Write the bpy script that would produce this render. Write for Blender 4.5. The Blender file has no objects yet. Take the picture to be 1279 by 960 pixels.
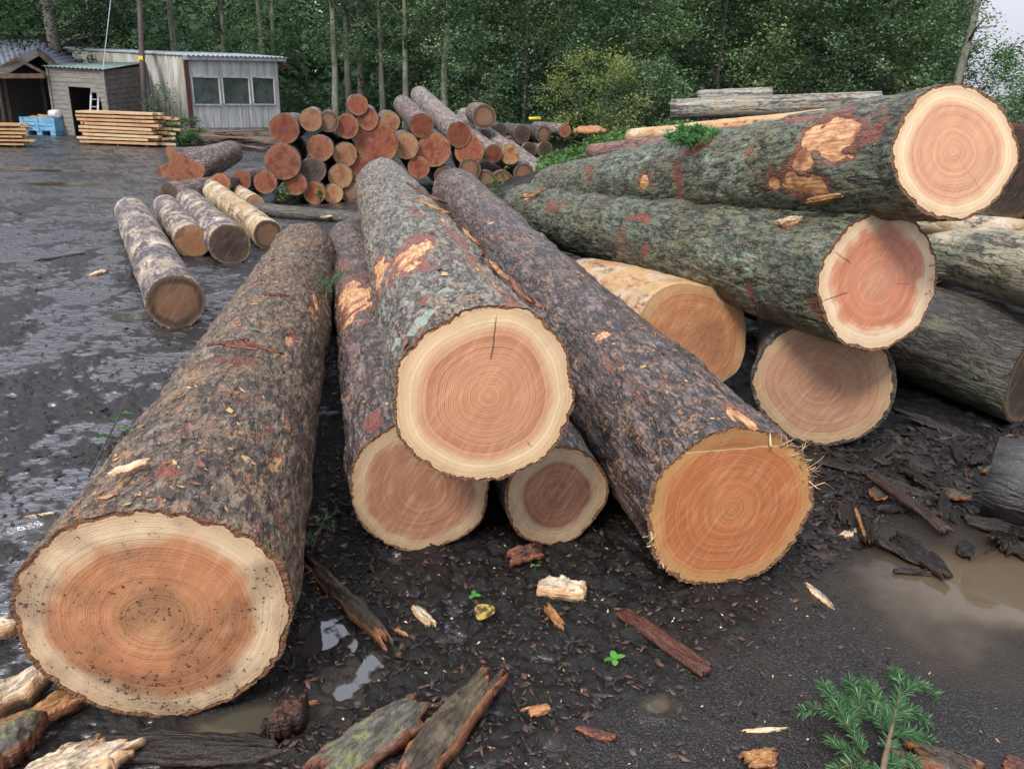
import bpy, math, random
import numpy as np
from mathutils import Vector, Matrix

random.seed(7)
rng = np.random.default_rng(7)
SC = bpy.context.scene
COL = SC.collection
R_ = math.radians

# ------------------------------------------------------------------ camera
H = 1.6
PITCH, ROLL, FPX = 19.8, 1.8, 1000.0
cam = bpy.data.cameras.new('camera')
cam.sensor_width = 36.0
cam.lens = 36.0 * FPX / 1279.0
cam.clip_start = 0.05
cam.clip_end = 2000
camo = bpy.data.objects.new('camera', cam)
COL.objects.link(camo)
CM = Matrix.Translation((0, 0, H)) @ Matrix.Rotation(R_(90 - PITCH), 4, 'X') @ Matrix.Rotation(R_(ROLL), 4, 'Z')
camo.matrix_world = CM
SC.camera = camo
CROT = CM.to_3x3()
CPOS = Vector((0, 0, H))
CINV = CM.inverted()


def ray(px, py):
    """direction through a point of the photograph, scaled to depth 1"""
    return CROT @ Vector(((px - 639.5) / FPX, -(py - 480) / FPX, -1.0))


def PZ(px, py, z=0.0):
    r = ray(px, py)
    return CPOS + r * ((z - H) / r.z)


def PD(px, py, D):
    return CPOS + ray(px, py) * D


def PY(px, py, Y):
    r = ray(px, py)
    return CPOS + r * (Y / r.y)


def proj(p):
    q = CINV @ Vector(p)
    return (639.5 + FPX * q.x / -q.z, 480 - FPX * q.y / -q.z)


def ztop(p, py):
    """height of the vertical above ground point p that is seen at row py"""
    a, b = 0.0, 40.0
    for _ in range(50):
        m = (a + b) / 2
        if proj((p[0], p[1], m))[1] > py:
            a = m
        else:
            b = m
    return a


# ------------------------------------------------------------------ numpy noise
def _h(ix, iy, iz, seed):
    with np.errstate(over='ignore'):
        h = (ix.astype(np.int64) * 374761393 + iy.astype(np.int64) * 668265263 + iz.astype(np.int64) * 2147483647 + seed * 974634777)
        h = (h ^ (h >> 13)) * 1274126177
        h = h ^ (h >> 16)
        h = (h * 2246822519) & 0xffffffff
        h = h ^ (h >> 15)
    return (h & 0xffffff) / float(0xffffff)


def vn2(x, y, seed=0):
    x = np.asarray(x, float); y = np.asarray(y, float)
    ix = np.floor(x); iy = np.floor(y)
    fx = x - ix; fy = y - iy
    fx = fx * fx * fx * (fx * (fx * 6 - 15) + 10); fy = fy * fy * fy * (fy * (fy * 6 - 15) + 10)
    z = np.zeros_like(ix)
    a = _h(ix, iy, z, seed); b = _h(ix + 1, iy, z, seed); c = _h(ix, iy + 1, z, seed); d = _h(ix + 1, iy + 1, z, seed)
    return (a * (1 - fx) + b * fx) * (1 - fy) + (c * (1 - fx) + d * fx) * fy


def fbm2(x, y, o=4, seed=0):
    s = 0; a = .5; t = 0
    for i in range(o):
        s = s + a * vn2(x * 2 ** i + 17.3 * i, y * 2 ** i - 9.1 * i, seed + i); t += a; a *= .5
    return s / t


def vn3(x, y, z, seed=0):
    ix = np.floor(x); iy = np.floor(y); iz = np.floor(z)
    f = [x - ix, y - iy, z - iz]
    f = [q * q * (3 - 2 * q) for q in f]
    r = 0
    for dx in (0, 1):
        wx = f[0] if dx else 1 - f[0]
        for dy in (0, 1):
            wy = f[1] if dy else 1 - f[1]
            for dz in (0, 1):
                wz = f[2] if dz else 1 - f[2]
                r = r + wx * wy * wz * _h(ix + dx, iy + dy, iz + dz, seed)
    return r


def fbm3(x, y, z, o=3, seed=0):
    s = 0; a = .5; t = 0
    for i in range(o):
        k = 2 ** i
        s = s + a * vn3(x * k + 11.7 * i, y * k - 5.3 * i, z * k + 3.1 * i, seed + i); t += a; a *= .5
    return s / t


def worley(u, v, pv, seed=0):
    """F1, F2 of a 2-D cell noise, periodic in v with period pv"""
    iu = np.floor(u); iv = np.floor(v)
    f1 = np.full(u.shape, 9.0); f2 = np.full(u.shape, 9.0)
    for du in (-1, 0, 1):
        for dv in (-1, 0, 1):
            cu = iu + du; cv = iv + dv
            cw = np.mod(cv, pv)
            ox = _h(cu, cw, np.full_like(cu, 3), seed); oy = _h(cu, cw, np.full_like(cu, 5), seed)
            d = np.hypot(cu + ox - u, cv + oy - v)
            f2 = np.minimum(f2, np.maximum(f1, d)); f1 = np.minimum(f1, d)
    return f1, f2


def sst(x, a, b):
    t = np.clip((x - a) / (b - a), 0, 1)
    return t * t * (3 - 2 * t)


# ------------------------------------------------------------------ objects
def link(o, parent=None):
    COL.objects.link(o)
    if parent is not None:
        o.parent = parent
    return o


def tag(o, label=None, cat=None, group=None, kind=None):
    if label: o['label'] = label
    if cat: o['category'] = cat
    if group: o['group'] = group
    if kind: o['kind'] = kind
    return o


def thing(name, label, cat, mat=None, group=None):
    o = bpy.data.objects.new(name, None)
    o.empty_display_size = .1
    COL.objects.link(o)
    if mat is not None:
        o.matrix_world = mat
    return tag(o, label, cat, group)


def mesh_np(name, v, quads=None, tris=None, attrs=None, smooth=True):
    v = np.asarray(v, np.float32)
    me = bpy.data.meshes.new(name)
    me.vertices.add(len(v)); me.vertices.foreach_set('co', v.ravel())
    idx = []; tot = []
    if quads is not None and len(quads):
        q = np.asarray(quads, np.int32); idx.append(q.ravel()); tot.append(np.full(len(q), 4, np.int32))
    if tris is not None and len(tris):
        t = np.asarray(tris, np.int32); idx.append(t.ravel()); tot.append(np.full(len(t), 3, np.int32))
    idx = np.concatenate(idx); tot = np.concatenate(tot)
    me.loops.add(len(idx)); me.loops.foreach_set('vertex_index', idx)
    me.polygons.add(len(tot))
    me.polygons.foreach_set('loop_start', np.concatenate([[0], np.cumsum(tot)[:-1]]).astype(np.int32))
    try:
        me.polygons.foreach_set('loop_total', tot)
    except Exception:
        pass
    me.update(calc_edges=True)
    for k, a in (attrs or {}).items():
        at = me.attributes.new(k, 'FLOAT', 'POINT')
        at.data.foreach_set('value', np.asarray(a, np.float32).ravel())
    if smooth:
        me.shade_smooth()
    me.validate()
    return me


def obj(name, me, mat, parent=None):
    o = bpy.data.objects.new(name, me)
    if mat is not None:
        me.materials.clear(); me.materials.append(mat)
    return link(o, parent)


def grid_faces(nr, nc, wrap=False):
    i = np.arange(nr - 1)[:, None]
    j = np.arange(nc if wrap else nc - 1)[None, :]
    j2 = (j + 1) % nc
    return np.stack([i * nc + j, i * nc + j2, (i + 1) * nc + j2, (i + 1) * nc + j], -1).reshape(-1, 4)


def wm(o):
    """world matrix without waiting for a depsgraph update"""
    if o.parent is None: return o.matrix_basis.copy()
    return wm(o.parent) @ o.matrix_parent_inverse @ o.matrix_basis


class MB:
    """collects simple solids into one mesh"""
    def __init__(s):
        s.v = []; s.f = []

    def add(s, v, f):
        n = len(s.v); s.v += [tuple(p) for p in v]; s.f += [tuple(i + n for i in q) for q in f]; return s

    def hexa(s, c):
        """8 corners: bottom 4 ccw, top 4 ccw"""
        return s.add(c, [(3, 2, 1, 0), (4, 5, 6, 7), (0, 1, 5, 4), (1, 2, 6, 5), (2, 3, 7, 6), (3, 0, 4, 7)])

    def box(s, c, d, M=None, jit=0.0):
        x, y, z = [q / 2 for q in d]
        p = [Vector((sx * x, sy * y, sz * z)) + Vector(c) for sz in (-1, 1) for sx, sy in ((-1, -1), (1, -1), (1, 1), (-1, 1))]
        if jit: p = [q + Vector([random.uniform(-jit, jit) for _ in range(3)]) for q in p]
        if M is not None: p = [M @ q for q in p]
        return s.hexa(p)

    def bar(s, a, b, w, h, up=Vector((0, 0, 1))):
        a = Vector(a); b = Vector(b); x = (b - a).normalized()
        y = up.cross(x)
        if y.length < 1e-4: y = Vector((1, 0, 0)).cross(x)
        y.normalize(); z = x.cross(y)
        c = []
        for k in (-1, 1):
            for e, j in ((a, -1), (b, -1), (b, 1), (a, 1)):
                c.append(e + y * (j * w / 2) + z * (k * h / 2))
        return s.hexa(c)

    def tube(s, pts, rad, n=8, cap=True):
        pts = [Vector(p) for p in pts]
        rings = []
        prev = None
        for i, p in enumerate(pts):
            d = (pts[min(i + 1, len(pts) - 1)] - pts[max(i - 1, 0)]).normalized()
            y = prev if prev is not None else (Vector((0, 0, 1)).cross(d) if abs(d.z) < .9 else Vector((1, 0, 0)).cross(d))
            y = (y - d * y.dot(d)).normalized(); prev = y
            z = d.cross(y)
            r = rad[i] if hasattr(rad, '__len__') else rad
            rings.append([p + (y * math.cos(2 * math.pi * k / n) + z * math.sin(2 * math.pi * k / n)) * r for k in range(n)])
        v = [q for r in rings for q in r]
        f = [(i * n + k, i * n + (k + 1) % n, (i + 1) * n + (k + 1) % n, (i + 1) * n + k) for i in range(len(pts) - 1) for k in range(n)]
        if cap:
            f.append(tuple(range(n - 1, -1, -1))); f.append(tuple((len(pts) - 1) * n + k for k in range(n)))
        return s.add(v, f)

    def build(s, name, mat, parent=None, smooth=False, bevel=0.0):
        me = bpy.data.meshes.new(name)
        M = None
        if parent is not None:
            M = wm(parent).inverted()
            v = [M @ Vector(p) for p in s.v]
        else:
            v = s.v
        me.from_pydata([tuple(p) for p in v], [], s.f)
        me.update()
        if smooth: me.shade_smooth()
        o = obj(name, me, mat, parent)
        if bevel:
            b = o.modifiers.new('bevel', 'BEVEL'); b.width = bevel; b.segments = 1; b.limit_method = 'ANGLE'
        return o


def sheet(p00, p10, p11, p01, amp, waves, nu=None, nv=2, thick=0.0):
    """corrugated sheet; corrugation runs across the first direction"""
    nu = nu or waves * 6 + 1
    p00, p10, p11, p01 = [np.array(p, float) for p in (p00, p10, p11, p01)]
    n = np.cross(p10 - p00, p01 - p00); n /= np.linalg.norm(n)
    u = np.linspace(0, 1, nu)[None, :, None]; v = np.linspace(0, 1, nv)[:, None, None]
    P = (p00 * (1 - u) + p10 * u) * (1 - v) + (p01 * (1 - u) + p11 * u) * v
    P = P + n * (amp * np.sin(u * waves * 2 * math.pi))
    V = P.reshape(-1, 3); F = grid_faces(nv, nu)
    return V, F


# ------------------------------------------------------------------ material helpers
def newmat(name):
    m = bpy.data.materials.new(name); m.use_nodes = True
    nt = m.node_tree; nt.nodes.clear()
    return m, nt


def nd(nt, typ, props=None, ins=None):
    n = nt.nodes.new(typ)
    for k, v in (props or {}).items(): setattr(n, k, v)
    for k, v in (ins or {}).items(): put(nt, n.inputs[k], v)
    return n


def put(nt, sock, v):
    if isinstance(v, bpy.types.NodeSocket): nt.links.new(v, sock)
    elif isinstance(v, (tuple, list)) and sock.type == 'RGBA' and len(v) == 3: sock.default_value = (*v, 1)
    else: sock.default_value = v


def mt(nt, op, a, b=None, c=None, clamp=False):
    n = nd(nt, 'ShaderNodeMath', {'operation': op, 'use_clamp': clamp})
    put(nt, n.inputs[0], a)
    if b is not None: put(nt, n.inputs[1], b)
    if c is not None: put(nt, n.inputs[2], c)
    return n.outputs[0]


def sm(nt, x, a, b, lo=0.0, hi=1.0):
    n = nd(nt, 'ShaderNodeMapRange', {'interpolation_type': 'SMOOTHSTEP'})
    put(nt, n.inputs[0], x); n.inputs[1].default_value = a; n.inputs[2].default_value = b; n.inputs[3].default_value = lo; n.inputs[4].default_value = hi
    return n.outputs[0]


def lin(nt, x, a, b, lo=0.0, hi=1.0):
    n = nd(nt, 'ShaderNodeMapRange', {'clamp': True})
    put(nt, n.inputs[0], x); n.inputs[1].default_value = a; n.inputs[2].default_value = b; n.inputs[3].default_value = lo; n.inputs[4].default_value = hi
    return n.outputs[0]


def mixc(nt, f, a, b, mode='MIX'):
    n = nd(nt, 'ShaderNodeMix', {'data_type': 'RGBA', 'blend_type': mode})
    put(nt, n.inputs[0], f); put(nt, n.inputs[6], a); put(nt, n.inputs[7], b)
    return n.outputs[2]


def mixf(nt, f, a, b):
    n = nd(nt, 'ShaderNodeMix', {'data_type': 'FLOAT'})
    put(nt, n.inputs[0], f); put(nt, n.inputs[2], a); put(nt, n.inputs[3], b)
    return n.outputs[0]


def noise(nt, vec, scale, detail=3, rough=.55, dist=0.0):
    n = nd(nt, 'ShaderNodeTexNoise', None, {'Scale': scale, 'Detail': detail, 'Roughness': rough, 'Distortion': dist})
    if vec is not None: nt.links.new(vec, n.inputs['Vector'])
    return n.outputs['Fac']


def voro(nt, vec, scale, feature='DISTANCE_TO_EDGE', out='Distance'):
    n = nd(nt, 'ShaderNodeTexVoronoi', {'feature': feature}, {'Scale': scale})
    nt.links.new(vec, n.inputs['Vector'])
    return n.outputs[out]


def attr(nt, name):
    return nd(nt, 'ShaderNodeAttribute', {'attribute_name': name}).outputs['Fac']


def objco(nt, scale=(1, 1, 1), rand=True):
    tc = nd(nt, 'ShaderNodeTexCoord').outputs['Object']
    if rand:
        ri = nd(nt, 'ShaderNodeObjectInfo').outputs['Random']
        off = nd(nt, 'ShaderNodeCombineXYZ', None, {0: mt(nt, 'MULTIPLY', ri, 37.0), 1: mt(nt, 'MULTIPLY', ri, 91.0), 2: mt(nt, 'MULTIPLY', ri, 53.0)}).outputs[0]
        a = nd(nt, 'ShaderNodeVectorMath', {'operation': 'ADD'}); nt.links.new(tc, a.inputs[0]); nt.links.new(off, a.inputs[1]); tc = a.outputs[0]
    return vscale(nt, tc, scale)


def vscale(nt, v, scale):
    if scale == (1, 1, 1): return v
    a = nd(nt, 'ShaderNodeVectorMath', {'operation': 'MULTIPLY'}); nt.links.new(v, a.inputs[0]); a.inputs[1].default_value = scale
    return a.outputs[0]


def warp(nt, v, scale, amt):
    n = nd(nt, 'ShaderNodeTexNoise', None, {'Scale': scale, 'Detail': 2.0}); nt.links.new(v, n.inputs['Vector'])
    s = nd(nt, 'ShaderNodeVectorMath', {'operation': 'SUBTRACT'}); nt.links.new(n.outputs['Color'], s.inputs[0]); s.inputs[1].default_value = (.5, .5, .5)
    k = nd(nt, 'ShaderNodeVectorMath', {'operation': 'SCALE'}); nt.links.new(s.outputs[0], k.inputs[0]); k.inputs['Scale'].default_value = amt
    a = nd(nt, 'ShaderNodeVectorMath', {'operation': 'ADD'}); nt.links.new(v, a.inputs[0]); nt.links.new(k.outputs[0], a.inputs[1])
    return a.outputs[0]


def finish(nt, col, rough, height=None, bdist=.01, bstr=1.0, spec=.5, extra=None):
    p = nd(nt, 'ShaderNodeBsdfPrincipled', None, {'Base Color': col, 'Roughness': rough, 'Specular IOR Level': spec})
    for k, v in (extra or {}).items(): put(nt, p.inputs[k], v)
    if height is not None:
        b = nd(nt, 'ShaderNodeBump', None, {'Height': height, 'Distance': bdist, 'Strength': bstr})
        nt.links.new(b.outputs[0], p.inputs['Normal'])
    o = nd(nt, 'ShaderNodeOutputMaterial'); nt.links.new(p.outputs[0], o.inputs[0])
    return p


# ------------------------------------------------------------------ materials
def bark_mat(name, dark, mid, lite, lichen=(.16, .2, .15), lich=.35, pink=.0, wet=.5, scale=26, elong=.5, hero=True, peel=0.0, peelcol=(.55, .36, .18), flake=.35, fleck=0.0):
    m, nt = newmat(name)
    co = objco(nt)
    cw = warp(nt, co, 9.0, .05)
    ce = vscale(nt, cw, (elong, 1, 1))
    e1 = voro(nt, ce, scale); e2 = voro(nt, ce, scale * 2.7)
    c1 = sm(nt, e1, 0.0, .085); c2 = sm(nt, e2, 0.0, .13)
    cell = nd(nt, 'ShaderNodeSeparateColor'); nt.links.new(voro(nt, ce, scale, 'F1', 'Color'), cell.inputs[0])
    cv = mt(nt, 'SUBTRACT', cell.outputs[0], .5)
    brk = sm(nt, noise(nt, ce, scale * .3, 4, .65), .30, .50)
    c1 = mixf(nt, brk, 1.0, c1); c2 = mixf(nt, sm(nt, noise(nt, ce, scale * .7, 3, .6), .4, .6), 1.0, c2)
    fn = noise(nt, vscale(nt, cw, (elong * .4, 1, 1)), scale * .85, 4, .6)
    fur = sm(nt, mt(nt, 'ABSOLUTE', mt(nt, 'MULTIPLY_ADD', fn, 2.0, -1.0)), .0, .22)
    fine = noise(nt, co, 190, 4, .7)
    mid_n = noise(nt, vscale(nt, co, (.6, 1, 1)), 34, 5, .65)
    big = noise(nt, co, 3.2, 4, .6)
    hgt = mt(nt, 'MULTIPLY_ADD', c1, .16, mt(nt, 'MULTIPLY_ADD', fur, .30, mt(nt, 'MULTIPLY', c2, .12)))
    hgt = mt(nt, 'MULTIPLY_ADD', mid_n, .75, hgt)
    hgt = mt(nt, 'MULTIPLY_ADD', fine, .36, hgt)
    hgt = mt(nt, 'MULTIPLY_ADD', cv, .16, hgt)
    if hero:
        hgt = mt(nt, 'MULTIPLY_ADD', attr(nt, 'h'), .25, hgt)
        tone = lin(nt, hgt, .80, 1.42)
    else:
        tone = lin(nt, hgt, .70, 1.32)
    col = mixc(nt, sm(nt, tone, .0, .45), dark, mid)
    col = mixc(nt, sm(nt, mt(nt, 'MULTIPLY_ADD', mid_n, .5, mt(nt, 'MULTIPLY', tone, .6)), .5, .95), col, lite)
    # lichen and algae film on the ridges
    lm = mt(nt, 'MULTIPLY', sm(nt, mt(nt, 'MULTIPLY_ADD', fine, .25, big), .68 - lich * .35, .86 - lich * .3), sm(nt, tone, .2, .7))
    col = mixc(nt, mt(nt, 'MULTIPLY', lm, .8), col, lichen)
    col = mixc(nt, mt(nt, 'MULTIPLY', sm(nt, noise(nt, co, 2.1, 3, .6), .45, .62), .5), col, mixc(nt, 1.0, col, (1.25, .92, .74), 'MULTIPLY'))
    # reddish flaked spots
    rn = noise(nt, vscale(nt, co, (.5, 1, 1)), 15, 5, .7)
    rf = sm(nt, rn, .74 - flake * .18, .8 - flake * .14)
    col = mixc(nt, mt(nt, 'MULTIPLY', rf, .55), col, (.2, .07, .045))
    if fleck > 0:
        fk = sm(nt, mt(nt, 'MULTIPLY_ADD', noise(nt, co, 11, 3), .5, noise(nt, vscale(nt, co, (.6, 1, 1)), 75, 4, .75)), .86 - fleck * .1, .92 - fleck * .1)
        fc = mixc(nt, noise(nt, co, 30, 2), (.5, .3, .13), (.3, .11, .05))
        col = mixc(nt, mt(nt, 'MULTIPLY', fk, .85), col, fc)
    if peel > 0:
        pn = noise(nt, vscale(nt, co, (.55, 1, 1)), 6.5, 5, .62)
        pm = mt(nt, 'MULTIPLY', sm(nt, mt(nt, 'MULTIPLY_ADD', mid_n, .5, pn), .87 - peel * .3, 1.0 - peel * .3), lin(nt, big, .3, .7, .55, 1.0))
        pc = mixc(nt, noise(nt, vscale(nt, co, (.2, 1, 1)), 40, 3), peelcol, tuple(q * .62 for q in peelcol))
        pc = mixc(nt, sm(nt, big, .45, .65), pc, (.6, .5, .38))
        col = mixc(nt, pm, col, pc)
    rough = mixf(nt, sm(nt, big, .3, .7), .72 - wet * .52, .82 - wet * .35)
    if hero:
        gr = noise(nt, vscale(nt, co, (.12, 1, 1)), 95, 4, .65)
        t = attr(nt, 'tear'); jag = mt(nt, 'SUBTRACT', noise(nt, vscale(nt, co, (.4, 1, 1)), 26, 6, .78), .5)
        tm = sm(nt, mt(nt, 'MULTIPLY_ADD', jag, 1.7, t), .42, .6)
        wood = mixc(nt, sm(nt, gr, .36, .62), (.76, .47, .21), (.42, .17, .065))
        wood = mixc(nt, sm(nt, noise(nt, co, 8, 4, .6), .48, .66), wood, (.27, .085, .04))
        i = attr(nt, 'inner')
        im = mt(nt, 'MULTIPLY', sm(nt, mt(nt, 'MULTIPLY_ADD', jag, 2.6, i), .45, .8), .85)
        ic = mixc(nt, sm(nt, gr, .35, .65), (.30, .085, .045), (.15, .042, .03))
        col = mixc(nt, im, col, ic)
        mo = attr(nt, 'moss')
        mm = sm(nt, mt(nt, 'MULTIPLY_ADD', jag, 1.6, mo), .35, .6)
        col = mixc(nt, mt(nt, 'MULTIPLY', mm, .85), col, mixc(nt, fine, (.22, .3, .22), (.42, .5, .42)))
        col = mixc(nt, tm, col, wood)
        rim = attr(nt, 'rim')
        rc = mixc(nt, noise(nt, co, 60, 3), (.15, .06, .028), (.3, .14, .06))
        col = mixc(nt, sm(nt, rim, .2, .6), col, rc)
        hgt = mixf(nt, tm, hgt, mt(nt, 'MULTIPLY_ADD', gr, .22, .1))
        rough = mixf(nt, tm, rough, .55)
    finish(nt, col, rough, hgt, .012, 1.0, .5, {'IOR': 1.5 + .35 * wet})
    return m


def face_mat(name, sap=(.66, .46, .25), heart=(.47, .2, .095), core=(.5, .24, .12), rings=34, hr=.68, hn=.08, dirt=0.0, dark=1.0, wetr=.45, line=.55, checks=(), chord=None, saw=.3, warm=None, simple=False, R=.3):
    m, nt = newmat(name)
    co = objco(nt)
    tc = nd(nt, 'ShaderNodeTexCoord').outputs['Object']
    rho = attr(nt, 'rho')
    n1 = noise(nt, co, 2.2 / R, 2, .5); n2 = noise(nt, co, 9 / R * .3, 3, .5)
    fine = noise(nt, co, 160, 3, .6)
    rr = mt(nt, 'MULTIPLY_ADD', mt(nt, 'SUBTRACT', n1, .5), .06, mt(nt, 'MULTIPLY_ADD', mt(nt, 'SUBTRACT', n2, .5), .012, rho))
    wob = noise(nt, nd(nt, 'ShaderNodeCombineXYZ', None, {0: mt(nt, 'MULTIPLY', rr, 9.0)}).outputs[0], 1.0, 2, .6)
    ph = mt(nt, 'MULTIPLY', mt(nt, 'MULTIPLY_ADD', wob, .28, rr), rings)
    fr = mt(nt, 'FRACT', ph)
    ln = sm(nt, fr, .25, .88); ln = mt(nt, 'MULTIPLY', ln, sm(nt, fr, 1.0, .9))
    lamp = noise(nt, nd(nt, 'ShaderNodeCombineXYZ', None, {0: mt(nt, 'MULTIPLY', rr, 14.0)}).outputs[0], 1.0, 2, .7)
    ln = mt(nt, 'MULTIPLY', ln, lin(nt, lamp, .25, .7, .35, 1.0))
    ln = mt(nt, 'MULTIPLY', ln, lin(nt, n1, .3, .7, .7, 1.0))
    hb = mt(nt, 'MULTIPLY_ADD', mt(nt, 'SUBTRACT', n1, .5), hn * 4, rho)
    hm = sm(nt, mt(nt, 'MULTIPLY_ADD', mt(nt, 'SUBTRACT', n2, .5), .09, hb), hr + .085, hr - .075)
    hcol = mixc(nt, sm(nt, rr, .05, .5), core, heart)
    hcol = mixc(nt, sm(nt, n2, .4, .75, 0, .5), hcol, tuple(q * 1.25 for q in heart))
    scol = mixc(nt, sm(nt, n2, .35, .7), sap, tuple(q * .84 for q in sap))
    scol = mixc(nt, sm(nt, rho, .86, 1.0, 0, .35), scol, (.4, .2, .08))
    col = mixc(nt, hm, scol, hcol)
    lcol = mixc(nt, hm, tuple(a * b for a, b in zip(sap, (.60, .45, .33))), tuple(a * b for a, b in zip(heart, (.46, .32, .26))))
    col = mixc(nt, mt(nt, 'MULTIPLY', ln, line), col, lcol)
    hgt = mt(nt, 'MULTIPLY', ln, -.25)
    if saw:
        wv = nd(nt, 'ShaderNodeTexWave', {'bands_direction': 'Z', 'wave_profile': 'SAW'}, {'Scale': 22.0, 'Distortion': 1.2, 'Detail': 2.0, 'Detail Scale': 2.0})
        rot = nd(nt, 'ShaderNodeVectorRotate', {'rotation_type': 'X_AXIS'}, {'Angle': 1.0}); nt.links.new(co, rot.inputs['Vector'])
        nt.links.new(rot.outputs[0], wv.inputs['Vector'])
        sx = noise(nt, vscale(nt, rot.outputs[0], (1, .12, 1)), 70, 3, .6)
        hgt = mt(nt, 'MULTIPLY_ADD', sx, .5 * saw, hgt)
        col = mixc(nt, mt(nt, 'MULTIPLY', sm(nt, sx, .45, .75), saw * .8), col, mixc(nt, .5, col, (.75, .52, .33)))
        col = mixc(nt, sm(nt, sx, .45, .2, 0, saw * .5), col, mixc(nt, .6, col, tuple(q * .5 for q in heart)))
    hgt = mt(nt, 'MULTIPLY_ADD', fine, .3, hgt)
    sep = nd(nt, 'ShaderNodeSeparateXYZ'); nt.links.new(tc, sep.inputs[0])
    for (ang, r0, r1, w, dk) in checks:
        # a drying crack that runs radially; ang measured clockwise from the top
        a = R_(ang); dy, dz = -math.sin(a), math.cos(a)
        al = mt(nt, 'ADD', mt(nt, 'MULTIPLY', sep.outputs[1], dy), mt(nt, 'MULTIPLY', sep.outputs[2], dz))
        ac = mt(nt, 'SUBTRACT', mt(nt, 'MULTIPLY', sep.outputs[1], dz), mt(nt, 'MULTIPLY', sep.outputs[2], dy))
        ac = mt(nt, 'ABSOLUTE', mt(nt, 'MULTIPLY_ADD', mt(nt, 'SUBTRACT', noise(nt, co, 30, 3), .5), .012, ac))
        k = mt(nt, 'MULTIPLY', sm(nt, ac, w, w * .3), mt(nt, 'MULTIPLY', sm(nt, al, r0 * R, (r0 + .05) * R), sm(nt, al, r1 * R, (r1 - .12) * R)))
        col = mixc(nt, mt(nt, 'MULTIPLY', k, dk), col, (.07, .035, .02))
        hgt = mt(nt, 'MULTIPLY_ADD', k, -.6, hgt)
    if chord is not None:
        zz = mt(nt, 'MULTIPLY_ADD', mt(nt, 'SUBTRACT', noise(nt, co, 12, 3), .5), .012, mt(nt, 'MULTIPLY_ADD', sep.outputs[1], .03, sep.outputs[2]))
        up = sm(nt, zz, chord * R, chord * R + .004)
        col = mixc(nt, mt(nt, 'MULTIPLY', up, .45), col, (.2, .085, .03))
        lnm = sm(nt, mt(nt, 'ABSOLUTE', mt(nt, 'SUBTRACT', zz, chord * R)), .006, .002)
        col = mixc(nt, mt(nt, 'MULTIPLY', lnm, .8), col, (.62, .42, .2))
        hgt = mt(nt, 'MULTIPLY_ADD', up, .8, hgt)
    if dirt > 0:
        lowz = lin(nt, sep.outputs[2], -R, R * .6, 1.0, .15)
        cl_ = noise(nt, co, 5, 3, .6)
        d1 = mt(nt, 'MULTIPLY_ADD', cl_, .35, noise(nt, co, 72, 5, .7))
        d1 = mt(nt, 'MULTIPLY_ADD', lowz, .07, d1)
        dm = sm(nt, d1, .90 - .06 * dirt, .95 - .06 * dirt)
        d2 = sm(nt, mt(nt, 'MULTIPLY_ADD', lowz, .12, cl_), .45, .8, 0, .6 * dirt)
        col = mixc(nt, d2, col, mixc(nt, .8, col, (.13, .07, .045)))
        col = mixc(nt, mt(nt, 'MULTIPLY', dm, .9), col, (.035, .026, .02))
    if simple:
        rnd = nd(nt, 'ShaderNodeObjectInfo').outputs['Random']
        col = mixc(nt, lin(nt, rnd, 0, 1, 0, .6), col, tuple(q * .45 for q in heart))
        col = mixc(nt, sm(nt, mt(nt, 'FRACT', mt(nt, 'MULTIPLY', rnd, 7.31)), .4, 1.0, 0, .35), col, (.25, .13, .075))
        bl = noise(nt, co, 7, 3, .6)
        col = mixc(nt, sm(nt, bl, .5, .62, 0, .7), col, tuple(a * b for a, b in zip(heart, (.45, .35, .4))))
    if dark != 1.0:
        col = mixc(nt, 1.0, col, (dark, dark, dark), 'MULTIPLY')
    finish(nt, col, wetr, hgt, .004, .7, .4)
    return m


def plain(name, col, rough=.6, var=.25, scale=8, bump=.0, stretch=(1, 1, 1), metal=0.0, spec=.5, col2=None, fine=60):
    m, nt = newmat(name)
    co = objco(nt, stretch)
    a = noise(nt, co, scale, 5, .65); b = noise(nt, co, fine, 3, .6)
    c2 = col2 or tuple(q * (1 - var) * .7 for q in col)
    c = mixc(nt, sm(nt, a, .35, .68), col, c2)
    c = mixc(nt, mt(nt, 'MULTIPLY', sm(nt, b, .45, .75), var), c, tuple(q * .4 for q in col))
    finish(nt, c, rough, mt(nt, 'MULTIPLY_ADD', a, .5, b) if bump else None, bump or .01, 1.0, spec, {'Metallic': metal})
    return m


def leaf_mat(name, a, b, c, trans=.35):
    m, nt = newmat(name)
    r = attr(nt, 'rnd')
    rp = nd(nt, 'ShaderNodeValToRGB')
    rp.color_ramp.elements[0].position = .0; rp.color_ramp.elements[0].color = (*a, 1)
    rp.color_ramp.elements[1].position = 1.0; rp.color_ramp.elements[1].color = (*c, 1)
    e = rp.color_ramp.elements.new(.55); e.color = (*b, 1)
    nt.links.new(r, rp.inputs[0])
    p = nd(nt, 'ShaderNodeBsdfPrincipled', None, {'Base Color': rp.outputs[0], 'Roughness': .6, 'Specular IOR Level': .15})
    t = nd(nt, 'ShaderNodeBsdfTranslucent', None, {'Color': mixc(nt, 1.0, rp.outputs[0], (1.1, 1.25, .7), 'MULTIPLY')})
    x = nd(nt, 'ShaderNodeMixShader', None, {0: trans}); nt.links.new(p.outputs[0], x.inputs[1]); nt.links.new(t.outputs[0], x.inputs[2])
    o = nd(nt, 'ShaderNodeOutputMaterial'); nt.links.new(x.outputs[0], o.inputs[0])
    return m

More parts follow.
